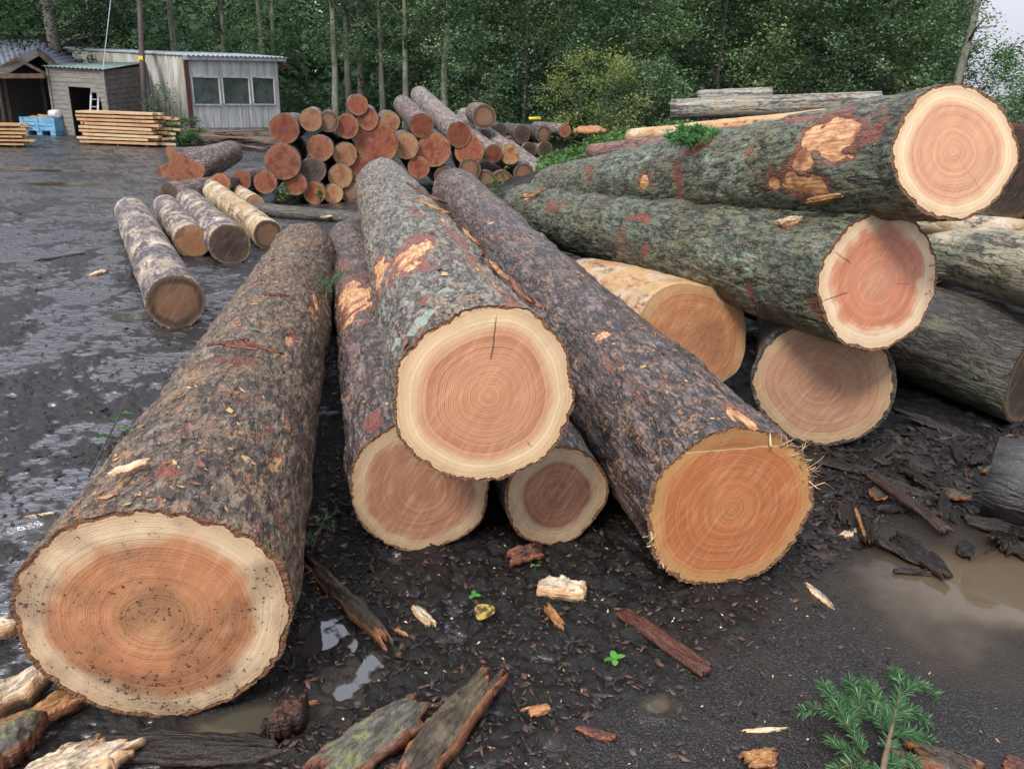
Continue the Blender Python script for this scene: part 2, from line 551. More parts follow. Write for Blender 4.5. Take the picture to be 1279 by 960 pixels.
# ================================================================== GROUND
_A, _B, _C = PZ(590, 985), PZ(985, 735), PZ(1330, 600)
PUD = []   # (x, y, rx, ry, rot, level, kind)
for (px, py, rx, ry, rot, lv, kd) in [
        (1300, 738, .64, .50, .25, -.010, 'brown'), (92, 229, 1.0, .42, .1, -.012, 'brown'), (58, 212, 1.0, .3, .0, -.012, 'brown'), (132, 246, .42, .2, .0, -.012, 'brown'),
        (165, 394, .16, .13, .2, -.008, 'murky'), (300, 905, .17, .09, .2, -.02, 'murky'), (430, 862, .06, .15, -.35, -.018, 'clear'), (405, 790, .07, .1, .5, -.018, 'clear'),
        (822, 880, .05, .035, .2, -.006, 'murky'), (50, 662, .1, .07, .6, -.014, 'clear')]:
    p = PZ(px, py); PUD.append((p.x, p.y, rx, ry, rot, lv, kd))


def _side(x, y, a, b):
    dx, dy = b.x - a.x, b.y - a.y
    L = math.hypot(dx, dy)
    return ((x - a.x) * dy - (y - a.y) * dx) / L      # > 0 to the right of a->b


def ground(x, y):
    x = np.asarray(x, float); y = np.asarray(y, float)
    w = fbm2(x / .35, y / .35, 4, 5) - .5
    asph = sst(np.minimum(_side(x, y, _A, _B), _side(x, y, _B, _C)) + w * .45, -.05, .14)
    asph = asph * sst(-y, -6.5, -4.5)
    yard = sst(-x + w * .6 + np.clip((y - 2.0) * .06, -.3, .5), .75, 1.35)          # open yard left of the logs
    far = sst(y, 14, 22)
    und = .05 * (fbm2(x / 2.4 + 3, y / 2.4, 3, 11) - .5)
    mound = 1.12 * np.exp(-(((x - 2.5) / 2.3) ** 2 + ((y - 13.0) / 2.1) ** 2))
    rise = .5 * sst(y, 20, 32) * sst(x, 0, 8)
    # clods
    wx = x + .05 * (vn2(x / .12, y / .12, 3) - .5); wy = y + .05 * (vn2(x / .12, y / .12, 4) - .5)
    n1 = fbm2(wx / .42, wy / .42, 3, 21)
    rid = 1 - np.abs(2 * fbm2(wx / .15, wy / .15, 3, 31) - 1)
    n3 = fbm2(x / .045, y / .045, 3, 41)
    pebb = vn2(x / .012, y / .012, 47)
    clod = n1 * .44 + rid * .28 + n3 * .34
    cx = x + .25 * y      # wheel tracks run away from the camera and slightly left
    trk = fbm2(cx / .55, y / 1.9, 3, 51) * .7 + fbm2(x / .3, y / .3, 3, 53) * .3
    rough_patch = sst(trk, .49, .63)
    lev_y = .475 + .155 * (1 - rough_patch) + .16 * (fbm2(x / .07, y / .11, 3, 61) - .5)
    lev_f = .40 + .05 * (fbm2(x / .5, y / .5, 2, 63) - .5)
    lev = lev_f * (1 - yard) + lev_y * yard
    amp = (.12 * (1 - yard) + .16 * yard * (.4 + .6 * rough_patch)) * (1 - far * .5)
    k = .03
    film = sst(lev - clod, -.03, .045)
    hh = np.where(clod > lev, clod, lev + (clod - lev) * .06)
    z = amp * (hh - .52)
    z = z * (1 - asph) + asph * (-.012 + .004 * (pebb - .5) + .010 * (n1 - .5) + .007 * (n3 - .5))
    film = film * (1 - asph) + asph * .0
    z = z + und * (1 - asph * .5) + mound + rise + .02 * (n1 - .5) * sst(mound, .05, .3)
    pud = np.zeros_like(z)
    for (cxx, cyy, rx, ry, rot, lv, kd) in PUD:
        dx, dy = x - cxx, y - cyy
        ca, sa = math.cos(rot), math.sin(rot)
        u = (dx * ca + dy * sa) / rx; v = (-dx * sa + dy * ca) / ry
        d = np.sqrt(u * u + v * v) + (fbm2(x / (.5 * rx + .03), y / (.5 * rx + .03), 2, 71) - .5) * .6 + (0 if kd != 'clear' else (fbm2(x / .05, y / .05, 3, 73) - .5) * 1.6)
        wgt = sst(d, 1.9, 1.0)
        cl_ = 1.0 if kd == 'clear' else 0.0
        base = lv + .016 * (d - 1) + (.0035 + .024 * cl_) * (n3 - .5) + (.012 + .03 * cl_) * (n1 - .5)
        z = z * (1 - wgt) + base * wgt
        pud = np.maximum(pud, sst(d, 1.35, .95))
    return z, film, asph, yard, pud


def gz(x, y):
    return float(ground(np.array([x]), np.array([y]))[0][0])


def build_ground():
    az = np.concatenate([np.linspace(-180, -54, 22)[:-1], np.linspace(-54, -37, 30)[:-1], np.linspace(-37, 37, 470), np.linspace(37, 54, 30)[1:], np.linspace(54, 180, 22)[1:-1]])
    az = np.radians(az)
    r = [0.25]
    while r[-1] < 1.2: r.append(r[-1] * 1.03)
    while r[-1] < 13: r.append(r[-1] * 1.0042)
    while r[-1] < 60: r.append(r[-1] * 1.014)
    while r[-1] < 900: r.append(r[-1] * 1.12)
    r = np.array(r)
    A, Rr = np.meshgrid(az, r)
    x = Rr * np.sin(A); y = Rr * np.cos(A)
    z, film, asph, yard, pud = ground(x.ravel(), y.ravel())
    n = len(az)
    V = np.stack([x.ravel(), y.ravel(), z], 1)
    F = grid_faces(len(r), n, True)
    V = np.vstack([V, [[0, 0, float(z[:n].mean())]]])
    tris = np.array([[len(V) - 1, (j + 1) % n, j] for j in range(n)])
    ext = lambda a: np.append(a, 0)
    me = mesh_np('ground', V, F[:, ::-1], tris, {'film': ext(film), 'asph': ext(asph), 'yard': ext(yard), 'pud': ext(pud)})
    m, nt = newmat('wet_mud')
    co = nd(nt, 'ShaderNodeTexCoord').outputs['Object']
    film = attr(nt, 'film'); asph = attr(nt, 'asph'); yard = attr(nt, 'yard'); pud = attr(nt, 'pud')
    n1 = noise(nt, co, 7, 5, .65); n2 = noise(nt, co, 55, 5, .7); n3 = noise(nt, co, 260, 3, .7)
    mud = mixc(nt, sm(nt, n2, .35, .7), (.005, .0045, .004), (.015, .013, .012))
    mud = mixc(nt, sm(nt, n1, .5, .75, 0, .6), mud, (.022, .018, .015))
    filmc = mixc(nt, n1, (.022, .02, .023), (.045, .042, .05))
    grit = sm(nt, n3, .55, .72)
    col = mixc(nt, mt(nt, 'MULTIPLY', film, .85), mud, filmc)
    g1 = voro(nt, co, 150, 'F1', 'Color')
    gs = nd(nt, 'ShaderNodeSeparateColor'); nt.links.new(g1, gs.inputs[0])
    gd = voro(nt, co, 150, 'F1')
    ac = mixc(nt, sm(nt, gs.outputs[0], .2, .95), (.014, .0135, .014), (.06, .058, .058))
    ac = mixc(nt, sm(nt, gd, .3, .7), ac, (.016, .015, .015))
    ac = mixc(nt, sm(nt, n1, .45, .65, 0, .6), ac, (.035, .031, .028))
    col = mixc(nt, asph, col, ac)
    col = mixc(nt, mt(nt, 'MULTIPLY', pud, .8), col, (.04, .032, .024))
    fl = noise(nt, vscale(nt, co, (1, 1, 1)), 38, 2, .5)
    rough = mixf(nt, film, mixf(nt, yard, mixf(nt, n2, .3, .6), mixf(nt, n2, .35, .6)), mixf(nt, n1, .08, .24))
    rough = mixf(nt, asph, rough, mixf(nt, sm(nt, n1, .4, .62), .62, .34))
    h = mt(nt, 'MULTIPLY_ADD', n3, .25, mt(nt, 'MULTIPLY', n2, 1.0))
    ha = mt(nt, 'MULTIPLY_ADD', gd, -.9, mt(nt, 'MULTIPLY', gs.outputs[0], .5))
    h = mixf(nt, film, h, mt(nt, 'MULTIPLY', noise(nt, vscale(nt, co, (.7, 1, 1)), 26, 5, .6), 2.4))
    h = mixf(nt, asph, h, mt(nt, 'MULTIPLY', ha, .45))
    finish(nt, col, rough, h, .012, .8, .55, {'IOR': mixf(nt, film, mixf(nt, yard, 1.38, 1.55), mixf(nt, yard, 1.9, 3.0))})
    o = obj('ground', me, m); tag(o, kind='structure')
    # standing water, one sheet per puddle, cut to shape by the basin it fills
    def water(name, c, rough, ior, soft):
        m, nt = newmat(name)
        co = nd(nt, 'ShaderNodeTexCoord').outputs['Object']
        nn = noise(nt, co, 6, 4, .6)
        p = finish(nt, mixc(nt, nn, c, tuple(q * .7 for q in c)), rough, noise(nt, co, 20, 2), .001, .2, .5, {'IOR': ior})
        out = [n for n in nt.nodes if n.type == 'OUTPUT_MATERIAL'][0]
        gl = nd(nt, 'ShaderNodeBsdfTransparent'); x = nd(nt, 'ShaderNodeMixShader', None, {0: sm(nt, attr(nt, 'depth'), .0, soft)})
        nt.links.new(gl.outputs[0], x.inputs[1]); nt.links.new(p.outputs[0], x.inputs[2]); nt.links.new(x.outputs[0], out.inputs[0])
        return m
    WM = {'brown': water('brown_water', (.125, .095, .06), .05, 1.45, .012), 'murky': water('murky_water', (.085, .075, .055), .04, 1.6, .008), 'clear': water('clear_water', (.04, .038, .04), .03, 2.3, .006)}
    for (cx, cy, rx, ry, rot, lv, kd) in PUD:
        k = 56
        U_, W_ = np.meshgrid(np.linspace(-1.5, 1.5, k), np.linspace(-1.5, 1.5, k))
        wx = cx + U_ * rx * math.cos(rot) - W_ * ry * math.sin(rot); wy = cy + U_ * rx * math.sin(rot) + W_ * ry * math.cos(rot)
        gzz = ground(wx.ravel(), wy.ravel())[0]
        dp = (lv - gzz).reshape(k, k)
        F = grid_faces(k, k); ok = (U_ ** 2 + W_ ** 2 < 2.1).ravel()
        F = F[ok[F].all(1)]
        me = mesh_np('puddle', np.stack([wx.ravel(), wy.ravel(), np.full(k * k, lv)], 1), F, None, {'depth': dp.ravel()})
        tag(obj('puddle', me, WM[kd]), kind='structure')


build_ground()

# ================================================================== LOGS
BK = dict(
    front=bark_mat('bark_front', (.014, .010, .007), (.088, .064, .046), (.26, .21, .16), (.2, .17, .10), .25, wet=.35, scale=32, elong=.6, flake=.6, fleck=.5),
    grey=bark_mat('bark_grey', (.013, .012, .010), (.098, .090, .076), (.34, .325, .29), (.24, .25, .195), .45, wet=.55, scale=32, elong=.5, flake=.35, fleck=.3),
    green=bark_mat('bark_green', (.009, .010, .007), (.056, .066, .043), (.17, .188, .135), (.15, .185, .115), .6, wet=.5, scale=32, elong=.5, flake=.15, fleck=.04),
    dark=bark_mat('bark_dark', (.008, .006, .005), (.056, .042, .038), (.235, .195, .19), (.15, .13, .12), .2, wet=.85, scale=28, elong=.35, flake=.5, fleck=.35),
    old=bark_mat('bark_old', (.010, .009, .007), (.042, .035, .026), (.13, .11, .085), (.12, .13, .07), .2, wet=.7, scale=26, elong=.35, hero=False, flake=.1),
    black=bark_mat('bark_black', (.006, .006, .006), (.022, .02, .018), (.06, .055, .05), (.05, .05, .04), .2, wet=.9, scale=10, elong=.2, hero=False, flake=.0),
    pile=bark_mat('bark_pile', (.022, .015, .013), (.13, .092, .08), (.34, .265, .24), (.24, .2, .18), .25, wet=.4, scale=19, elong=.6, hero=False, flake=.55),
    pilepale=bark_mat('bark_pile_pale', (.05, .04, .035), (.2, .17, .15), (.36, .31, .28), (.26, .26, .22), .3, wet=.4, scale=17, elong=.6, hero=False, flake=.3),
    mottle=bark_mat('bark_mottled', (.035, .026, .026), (.12, .095, .092), (.27, .225, .215), (.24, .21, .215), .4, wet=.7, scale=16, elong=.7, hero=False, flake=.6, peel=.5, peelcol=(.58, .45, .30)),
    mottle2=bark_mat('bark_half_peeled', (.03, .024, .018), (.14, .11, .07), (.3, .24, .15), (.2, .18, .12), .2, wet=.5, scale=12, elong=.6, hero=False, flake=.2, peel=.85, peelcol=(.62, .43, .2)),
    peeled=bark_mat('peeled_wood', (.16, .09, .04), (.46, .27, .12), (.62, .45, .25), (.4, .26, .13), .1, wet=.4, scale=7, elong=.12, hero=False, flake=.5, peel=.7, peelcol=(.66, .42, .19)),
    silver=bark_mat('bark_silver', (.04, .035, .028), (.22, .205, .175), (.46, .45, .41), (.26, .27, .18), .4, wet=.3, scale=14, elong=.12, hero=False, flake=.1),
    red=bark_mat('bark_red', (.05, .025, .02), (.19, .1, .085), (.3, .18, .16), (.2, .13, .11), .1, wet=.3, scale=30, elong=.6, hero=False, flake=.5),
)
FM_PILE = face_mat('cut_orange', (.30, .12, .05), (.235, .06, .027), (.22, .058, .028), 16, .8, .06, simple=True, saw=.5, R=.17, line=.3, wetr=.6)
FM_PALE = face_mat('cut_tan', (.42, .25, .12), (.35, .16, .075), (.35, .15, .07), 16, .6, .08, simple=True, saw=.4, R=.15, line=.35, wetr=.6)
FM_DARK = face_mat('cut_dark', (.06, .045, .035), (.045, .03, .024), (.03, .02, .016), 14, .6, .06, saw=.3, R=.17, line=.4, wetr=.5)
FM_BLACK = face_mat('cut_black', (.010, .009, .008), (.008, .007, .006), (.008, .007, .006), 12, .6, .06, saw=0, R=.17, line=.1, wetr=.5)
FM_BROWN = face_mat('cut_brown', (.05, .035, .025), (.17, .09, .05), (.2, .11, .06), 18, .72, .1, saw=.3, R=.2, line=.5, dirt=.6, wetr=.5)


def end_pt(px, py, rpx, z='g'):
    """where a log end of rpx half-width in the photograph sits if its centre is z high ('g': it lies on the ground)"""
    r = ray(px, py)
    if z == 'g':
        D = (-H) / (r.z - rpx / FPX)
    else:
        D = (z - H) / r.z
    return CPOS + r * D, rpx * D / FPX


def log_frame(A, B):
    x = (B - A).normalized()
    y = Vector((0, 0, 1)).cross(x).normalized()
    z = x.cross(y)
    M = Matrix((x, y, z)).transposed().to_4x4()
    return M


def find(A, B, ra, rb, px, py):
    """(distance from the near end, angle clockwise from the top) of the point of a log seen at a pixel"""
    M = log_frame(A, B); Mi = M.to_3x3().transposed(); L = (B - A).length
    r = ray(px, py)
    D = .6
    while D < 25:
        q = Mi @ (CPOS + r * D - A)
        if -.02 < q.x < L and math.hypot(q.y, q.z) < ra + (rb - ra) * q.x / L:
            return q.x, math.atan2(-q.y, q.z)
        D += .006
    return None


def make_log(name, label, cat, A, B, ra, rb, bark, face, nth=360, kd=.0032, seed=1, cs=.042, amp=.006, thick=.014, tilt=(0, 0), patches=(), group=None,
             hero=True, lump=.02, sag=0.0, flare=0.0, flakes=0, lobes=None, face_far=None, flake_mats=None, far_thick=None, flat=1.0):
    A = Vector(A); B = Vector(B); L = (B - A).length
    M = log_frame(A, B)
    mid = (A + B) / 2
    root_M = Matrix.Translation((A.x + B.x) / 2 * Vector((1, 0, 0)) + (A.y + B.y) / 2 * Vector((0, 1, 0)) + Vector((0, 0, min(A.z - ra, B.z - rb) + 0.0))) @ M
    root = thing(name, label, cat, root_M, group)
    bpy.context.view_layer.update()
    off = root_M.inverted() @ A          # near-end centre in the log's own space
    off = np.array(off)
    th = np.linspace(0, 2 * math.pi, nth, endpoint=False)
    if hero:
        s = [0.0]
        Mi = M.to_3x3()
        while s[-1] < L:
            p = A + Mi @ Vector((s[-1], 0, 0)); D = max((p - CPOS).length - ra, .8)
            s.append(s[-1] + kd * D)
        s[-1] = L
        s = np.array(s)
    else:
        s = np.linspace(0, L, max(12, int(L / .09)))
    T, S = np.meshgrid(th, s)
    t = S / L
    base = ra + (rb - ra) * t
    ct, stt = np.cos(T), np.sin(T)
    r = base * (1 + .07 * (fbm3(ct * 1.1 + 7, stt * 1.1, S * .35, 2, seed) - .5) * (1 if lobes is None else .3))
    if lobes: r = r * (1 + lobes(T) * np.exp(-S / .9))
    r = r + flare * np.exp(-S / .35)
    X, Y, Z = S, -stt * base, ct * base
    r = r + lump * (fbm3(X / .22, Y / .16, Z / .16, 3, seed + 3) - .5) * 2
    at = {}
    if hero:
        gk = np.random.default_rng(seed + 700)
        for _ in range(9):
            ks, kt, kw = gk.uniform(.3, L), gk.uniform(-1.4, 1.4), gk.uniform(.035, .075)
            dk = ((S - ks) / (kw * 1.5)) ** 2 + ((np.mod(T - kt + math.pi, 2 * math.pi) - math.pi) * base / kw) ** 2
            r = r + gk.uniform(-.008, .016) * np.exp(-dk) + .006 * np.exp(-((np.sqrt(dk) - 1.2) / .3) ** 2)
    h = np.zeros_like(r)
    tear = np.zeros_like(r); inner = np.zeros_like(r); moss = np.zeros_like(r)
    if hero:
        circ = 2 * math.pi * ra
        pv = max(8, int(circ / cs)); pv2 = max(12, int(circ / (cs * .38)))
        wv = .35 * (fbm3(X / .05, Y / .05, Z / .05, 2, seed + 9) - .5)
        f1, f2 = worley(S / (cs * 1.7) + wv, T / (2 * math.pi) * pv + wv, pv, seed)
        p1 = sst(f2 - f1, .02, .3)
        g1, g2 = worley(S / (cs * .6) + wv, T / (2 * math.pi) * pv2 + wv, pv2, seed + 5)
        p2 = sst(g2 - g1, .02, .3)
        cellh = vn3(np.floor(S / .03), T * 8, Z * 9, seed + 6)
        rg_ = np.abs(2 * fbm3(X / .20 + wv * .3, Y / .05, Z / .05, 4, seed + 15) - 1)
        h = np.clip(p1 * .2 + p2 * .16 + .42 * sst(rg_, .0, .3) + .8 * (fbm3(X / .085, Y / .05, Z / .05, 4, seed + 12) - .32), 0, 1.2)
        nb = fbm3(X / .10, Y / .07, Z / .07, 4, seed + 20) - .5
        for (ps, pt, ls, lw, kind, strg) in patches:
            ds = (S - ps) / ls; dv = (np.mod(T - pt + math.pi, 2 * math.pi) - math.pi) * base / lw
            q = 1.0 - np.sqrt(ds * ds + dv * dv) + nb * 1.7
            msk = sst(q, -.05, .3) * strg
            if kind == 'tear': tear = np.maximum(tear, msk); inner = np.maximum(inner, sst(q, -.45, -.1) * .9 * strg)
            elif kind == 'inner': inner = np.maximum(inner, msk)
            else: moss = np.maximum(moss, msk)
        k = np.clip(tear + .45 * inner, 0, 1)
        r = r + amp * (h - .5) * (1 - .85 * k) - thick * .75 * k
    else:
        r = r + amp * (fbm3(X / .05, Y / .05, Z / .05, 2, seed + 12) - .5)
    # the saw cut leans by tilt (up, sideways)
    fade = np.clip(1 - S / .7, 0, 1)
    xs = S + (tilt[0] * ct * r + tilt[1] * -stt * r) * fade
    sg = -sag * 4 * t * (1 - t)
    P = np.stack([xs, -stt * r, ct * r * flat + sg], -1)
    tj = thick * np.clip(1 + 1.5 * (fbm3(ct[0] * 9, stt[0] * 9, ct[0] * 0, 3, seed + 31) - .5), .12, 2.2)
    if hero: tj = tj * (1 - .8 * np.clip(tear[0] + .5 * inner[0], 0, 1))
    ri = r[0] - tj
    rimj = (.004 + .012 * (fbm3(ct[0] * 12, stt[0] * 12, ct[0] * 0, 3, seed + 33) - .5)) if hero else np.zeros_like(ri)
    jx = lambda rr: tilt[0] * ct[0] * rr + tilt[1] * -stt[0] * rr
    ring_in = np.stack([jx(ri) + rimj * .2 + .002, -stt[0] * ri, ct[0] * ri * flat], -1)
    ring_m = np.stack([jx(r[0] - tj * .4) + rimj, -stt[0] * (r[0] - tj * .35), ct[0] * (r[0] - tj * .35) * flat], -1)
    rl = r[-1] - thick
    ring_far = np.stack([np.full(nth, L), -stt[-1] * rl, ct[-1] * rl * flat], -1)
    V = np.concatenate([ring_in[None], ring_m[None], P, ring_far[None]], 0)
    nr = V.shape[0]
    V = V.reshape(-1, 3) + off
    one = np.ones((1, nth)); zero = np.zeros((1, nth))
    cat_ = lambda a: np.concatenate([a[:1], a[:1], a, a[-1:]], 0)
    rim = np.zeros_like(P[..., 0]); rim[0] = .5
    attrs = {'h': cat_(h), 'tear': cat_(tear), 'inner': cat_(inner), 'moss': cat_(moss), 'rim': np.concatenate([one, one, rim, zero], 0)} if hero else None
    me = mesh_np('bark', V, grid_faces(nr, nth, True)[:, ::-1], None, attrs)
    ob = obj('bark', me, bark, root)

    def disc(rad, x0, sgn, mat, nrad, jf):
        rho = np.linspace(0, 1, nrad)[1:]
        pith = np.array([(vn2(seed * 1.7, 3.1) - .5) * .16, (vn2(seed * 2.3, 9.1) - .5) * .16]) * ra
        by, bz = -stt[0] * rad, ct[0] * rad * flat
        yy = pith[0] + rho[:, None] * (by - pith[0]); zz = pith[1] + rho[:, None] * (bz - pith[1])
        xx = x0 + jf(yy, zz)
        V = np.stack([xx, yy, zz], -1).reshape(-1, 3)
        V = np.vstack([V, [[x0 + float(jf(pith[0], pith[1])), pith[0], pith[1]]]]) + off
        F = grid_faces(nrad - 1, nth, True)
        c = len(V) - 1
        tr = np.array([[c, (j + 1) % nth, j] for j in range(nth)])
        if sgn > 0: F = F[:, ::-1]; tr = tr[:, ::-1]
        kk = max(3, nth // 14); ker = np.hanning(2 * kk + 1); ker /= ker.sum()
        dist = np.hypot(by - pith[0], bz - pith[1])
        smd = np.convolve(np.concatenate([dist[-kk:], dist, dist[:kk]]), ker, 'valid')
        rr = np.append((rho[:, None] * (dist / smd)[None]).ravel(), 0)
        V2 = V.copy()
        me = mesh_np('cut_face', V2, F, tr, {'rho': rr}, smooth=False)
        # the face's own origin is its centre, so its material is laid out from the pith
        o = obj('cut_face', me, mat, root)
        c0 = off + np.array([x0, 0, 0])
        for_v = (V2 - c0).astype(np.float32)
        me.vertices.foreach_set('co', for_v.ravel()); me.update()
        o.location = c0
        return o
    disc(ri + .002, 0.0, -1, face, 26 if hero else 5, lambda y, z: tilt[0] * z + tilt[1] * y)
    disc(rl + .001, L - .001, 1, face_far or FM_PALE, 4, lambda y, z: 0 * y)
    if flakes:
        # loose bits of torn bark lying on top of the log
        fs = rng.random(flakes) ** 1.5 * L * .98; ft = rng.normal(0, .62, flakes)
        gv = []; gf = []; ga = []
        ii = np.clip(np.searchsorted(s, fs), 0, len(s) - 1); jj = np.mod((ft / (2 * math.pi) * nth).astype(int), nth)
        for a_, b_ in zip(ii, jj):
            p = P[a_, b_] + off
            u = np.array([1, 0, 0]); n = np.array([0, -math.sin(th[b_]), math.cos(th[b_])]); w = np.cross(n, u)
            an = rng.uniform(0, math.pi); d1 = u * math.cos(an) + w * math.sin(an); d2 = np.cross(n, d1)
            l = rng.uniform(.006, .022) * (1.8 if rng.random() < .06 else .8); wd = l * rng.uniform(.2, .6)
            p = p + n * rng.uniform(.002, .006)
            tip = n * rng.uniform(-.003, .008)
            q = [p - d1 * l - d2 * wd * .4, p + d2 * -wd + tip * .3, p + d1 * l * rng.uniform(.6, 1) + tip, p + d2 * wd * rng.uniform(.6, 1) - d1 * l * .3]
            n0 = len(gv); gv += q; gf.append([n0, n0 + 1, n0 + 2, n0 + 3]); ga += [rng.random()] * 4
        me = mesh_np('bark_flakes', np.array(gv), np.array(gf), None, {'rnd': ga}, smooth=False)
        tag(obj('bark_flakes', me, MFLAKE, root), kind='stuff')
    root['_r'] = ra
    return dict(root=root, A=A, B=B, ra=ra, rb=rb, M=M, off=off)


m, nt = newmat('bark_flake')
rp = nd(nt, 'ShaderNodeValToRGB'); nt.links.new(attr(nt, 'rnd'), rp.inputs[0])
rp.color_ramp.interpolation = 'CONSTANT'
cols = [(.06, .035, .025), (.22, .085, .045), (.1, .07, .045), (.4, .2, .08), (.28, .1, .06), (.5, .32, .15), (.12, .13, .06)]
rp.color_ramp.elements[0].color = (*cols[0], 1); rp.color_ramp.elements[1].position = 1 / 7 * 6.3; rp.color_ramp.elements[1].color = (*cols[6], 1)
for i in range(1, 6):
    e = rp.color_ramp.elements.new(i / 6.6); e.color = (*cols[i], 1)
finish(nt, rp.outputs[0], .6)
MFLAKE = m


def pp(A, B, ra, rb, items):
    out = []
    for it in items:
        px, py, ls, lw, kind = it[:5]
        f = find(A, B, ra, rb, px, py)
        if f: out.append((f[0], f[1], ls, lw, kind, it[5] if len(it) > 5 else 1.0))
    return out


def splinters(log, angs, n, length, seed, mat, out=.5, fwd=.5, rr=.97, width=.006, name='splinters'):
    """a fringe of torn wood fibres along part of the cut edge"""
    g = np.random.default_rng(seed)
    v = []; f = []
    ra = log['ra']; off = log['off']
    for i in range(n):
        a = R_(g.uniform(*angs)); rad = ra * g.uniform(rr - .05, rr + .03)
        p = off + np.array([g.uniform(-.004, .012), -math.sin(a) * rad, math.cos(a) * rad])
        n_ = np.array([0, -math.sin(a), math.cos(a)])
        d = n_ * out * g.uniform(.3, 1.3) + np.array([-1, 0, 0]) * fwd * g.uniform(-.3, 1.3) + g.normal(0, .35, 3)
        d /= np.linalg.norm(d)
        l = length * (g.uniform(.2, 1.0) ** 1.6 * 1.25 + .1); w = width * g.uniform(.3, 1.3) * .55
        s_ = np.cross(d, g.normal(0, 1, 3)); s_ /= np.linalg.norm(s_); s2 = np.cross(d, s_)
        mid = p + d * l * .6 + g.normal(0, .08 * l, 3)
        n0 = len(v)
        for q in (s_ * 1.7, -s_ * 1.5 + s2 * .25, -s_ * .6 - s2 * .25): v.append(p - d * .02 + q * w)
        for q in (s_ * 1.3, -s_ * .9 + s2 * .2, -s_ * .5 - s2 * .2): v.append(mid + q * w * .8)
        v.append(p + d * l + g.normal(0, .1 * l, 3))
        for k in range(3):
            k2 = (k + 1) % 3
            f += [[n0 + k, n0 + k2, n0 + 3 + k2], [n0 + k, n0 + 3 + k2, n0 + 3 + k], [n0 + 3 + k, n0 + 3 + k2, n0 + 6]]
    me = mesh_np(name, np.array(v), None, np.array(f), None, smooth=False)
    return obj(name, me, mat, log['root'])


M_SPL = plain('splinter_wood', (.72, .52, .28), .6, .2, 30, .0)
M_SHRED = plain('bark_shred', (.3, .12, .06), .6, .4, 14, .004, (1, 1, 1), col2=(.13, .06, .035))

# ---- the big logs of the front stack
A1, r1 = end_pt(198, 764, 165, 'g'); B1, q1 = end_pt(381, 316, 38, 'g')
q1 = max(q1, r1 * .72)
L1 = make_log('felled_log', 'largest felled log at the left front, dirty cut face, chips littering its brown bark', 'log', A1 - Vector((0, 0, .02)), B1, r1, q1, BK['front'],
              face_mat('face_front', (.78, .6, .39), (.53, .235, .115), (.53, .28, .13), 38, .80, .11, dirt=1.25, wetr=.4, R=r1, line=.6, saw=.5), 440, .003, 1, amp=.011, thick=.016, tilt=(-.07, 0), lump=.02, flat=.97, sag=.02,
              patches=pp(A1, B1, r1, q1, [(208, 573, .05, .045, 'inner'), (362, 415, .12, .03, 'tear', .8), (300, 435, .08, .12, 'inner', .7), (388, 378, .14, .025, 'tear', .9), (238, 520, .16, .09, 'inner', .45), (330, 520, .2, .05, 'inner', .5), (352, 640, .1, .05, 'inner', .5),
                                          (300, 480, .2, .1, 'inner', .4), (345, 560, .12, .03, 'tear', .55), (375, 800, .06, .1, 'inner', .8)]), flakes=620, far_thick=.01)

A3, r3 = end_pt(607, 495, 116, .735); B3, q3 = end_pt(478, 232, 33, .72)
L3 = make_log('felled_log', 'grey-barked log on top of the middle stack, bright round face with a drying crack', 'log', A3, B3, r3, max(q3, r3 * .8), BK['grey'],
              face_mat('face_middle', (.74, .55, .34), (.55, .27, .155), (.54, .27, .15), 37, .76, .05, wetr=.42, R=r3, line=.75, saw=.55, checks=[(7, .38, .92, .0035, .75), (140, .72, .86, .004, .6)]), 420, .003, 3, amp=.012, thick=.012, tilt=(.05, -.02),
              patches=pp(A3, B3, r3, max(q3, r3 * .8), [(508, 318, .30, .10, 'tear'), (472, 342, .3, .07, 'tear'), (455, 312, .3, .04, 'inner'), (575, 300, .55, .035, 'inner'), (640, 380, .25, .03, 'inner', .9), (610, 345, .4, .03, 'tear', .5), (530, 372, .05, .035, 'inner', .7),
                                                        (520, 405, .06, .06, 'moss', .9), (495, 430, .05, .03, 'moss', .8), (560, 360, .06, .05, 'moss', .6), (520, 265, .3, .04, 'inner', .7), (555, 275, .3, .03, 'tear', .55)]), flakes=260)

A2, r2 = end_pt(524, 604, 87, 'g'); B2, q2 = end_pt(437, 300, 26, 'g')
q2 = max(q2, r2 * .8)
L2 = make_log('felled_log', 'purplish-barked log under the left side of the grey log, with a torn orange patch', 'log', A2 - Vector((0, 0, .01)), B2, r2, q2, BK['dark'],
              face_mat('face_low_left', (.58, .43, .27), (.40, .19, .11), (.38, .18, .1), 36, .82, .08, wetr=.5, R=r2, line=.7, saw=.75, dark=.85), 360, .0034, 2, amp=.010, thick=.010, tilt=(.06, .1),  # face colour darkened for the shade of the log above
              patches=pp(A2, B2, r2, q2, [(440, 368, .45, .13, 'tear'), (428, 330, .2, .05, 'inner'), (432, 400, .12, .08, 'tear', .8), (455, 465, .1, .06, 'inner', .6), (465, 525, .12, .05, 'inner', .9), (440, 430, .3, .03, 'inner', .5)]), flakes=90)

A5, r5 = end_pt(695, 618, 67, 'g'); B5 = A5 + (B3 - A3).normalized() * 4.2; B5.z = .2
L5 = make_log('felled_log', 'smallest low log squeezed between its two big neighbours, only its face showing', 'log', A5, B5, r5, r5 * .9, BK['dark'],
              face_mat('face_low_mid', (.58, .43, .27), (.38, .18, .11), (.36, .17, .1), 32, .70, .05, wetr=.5, R=r5, line=.7, saw=.75, dark=.85), 240, .005, 5, thick=.012, tilt=(.05, 0))  # shade from the log above put into the face colour

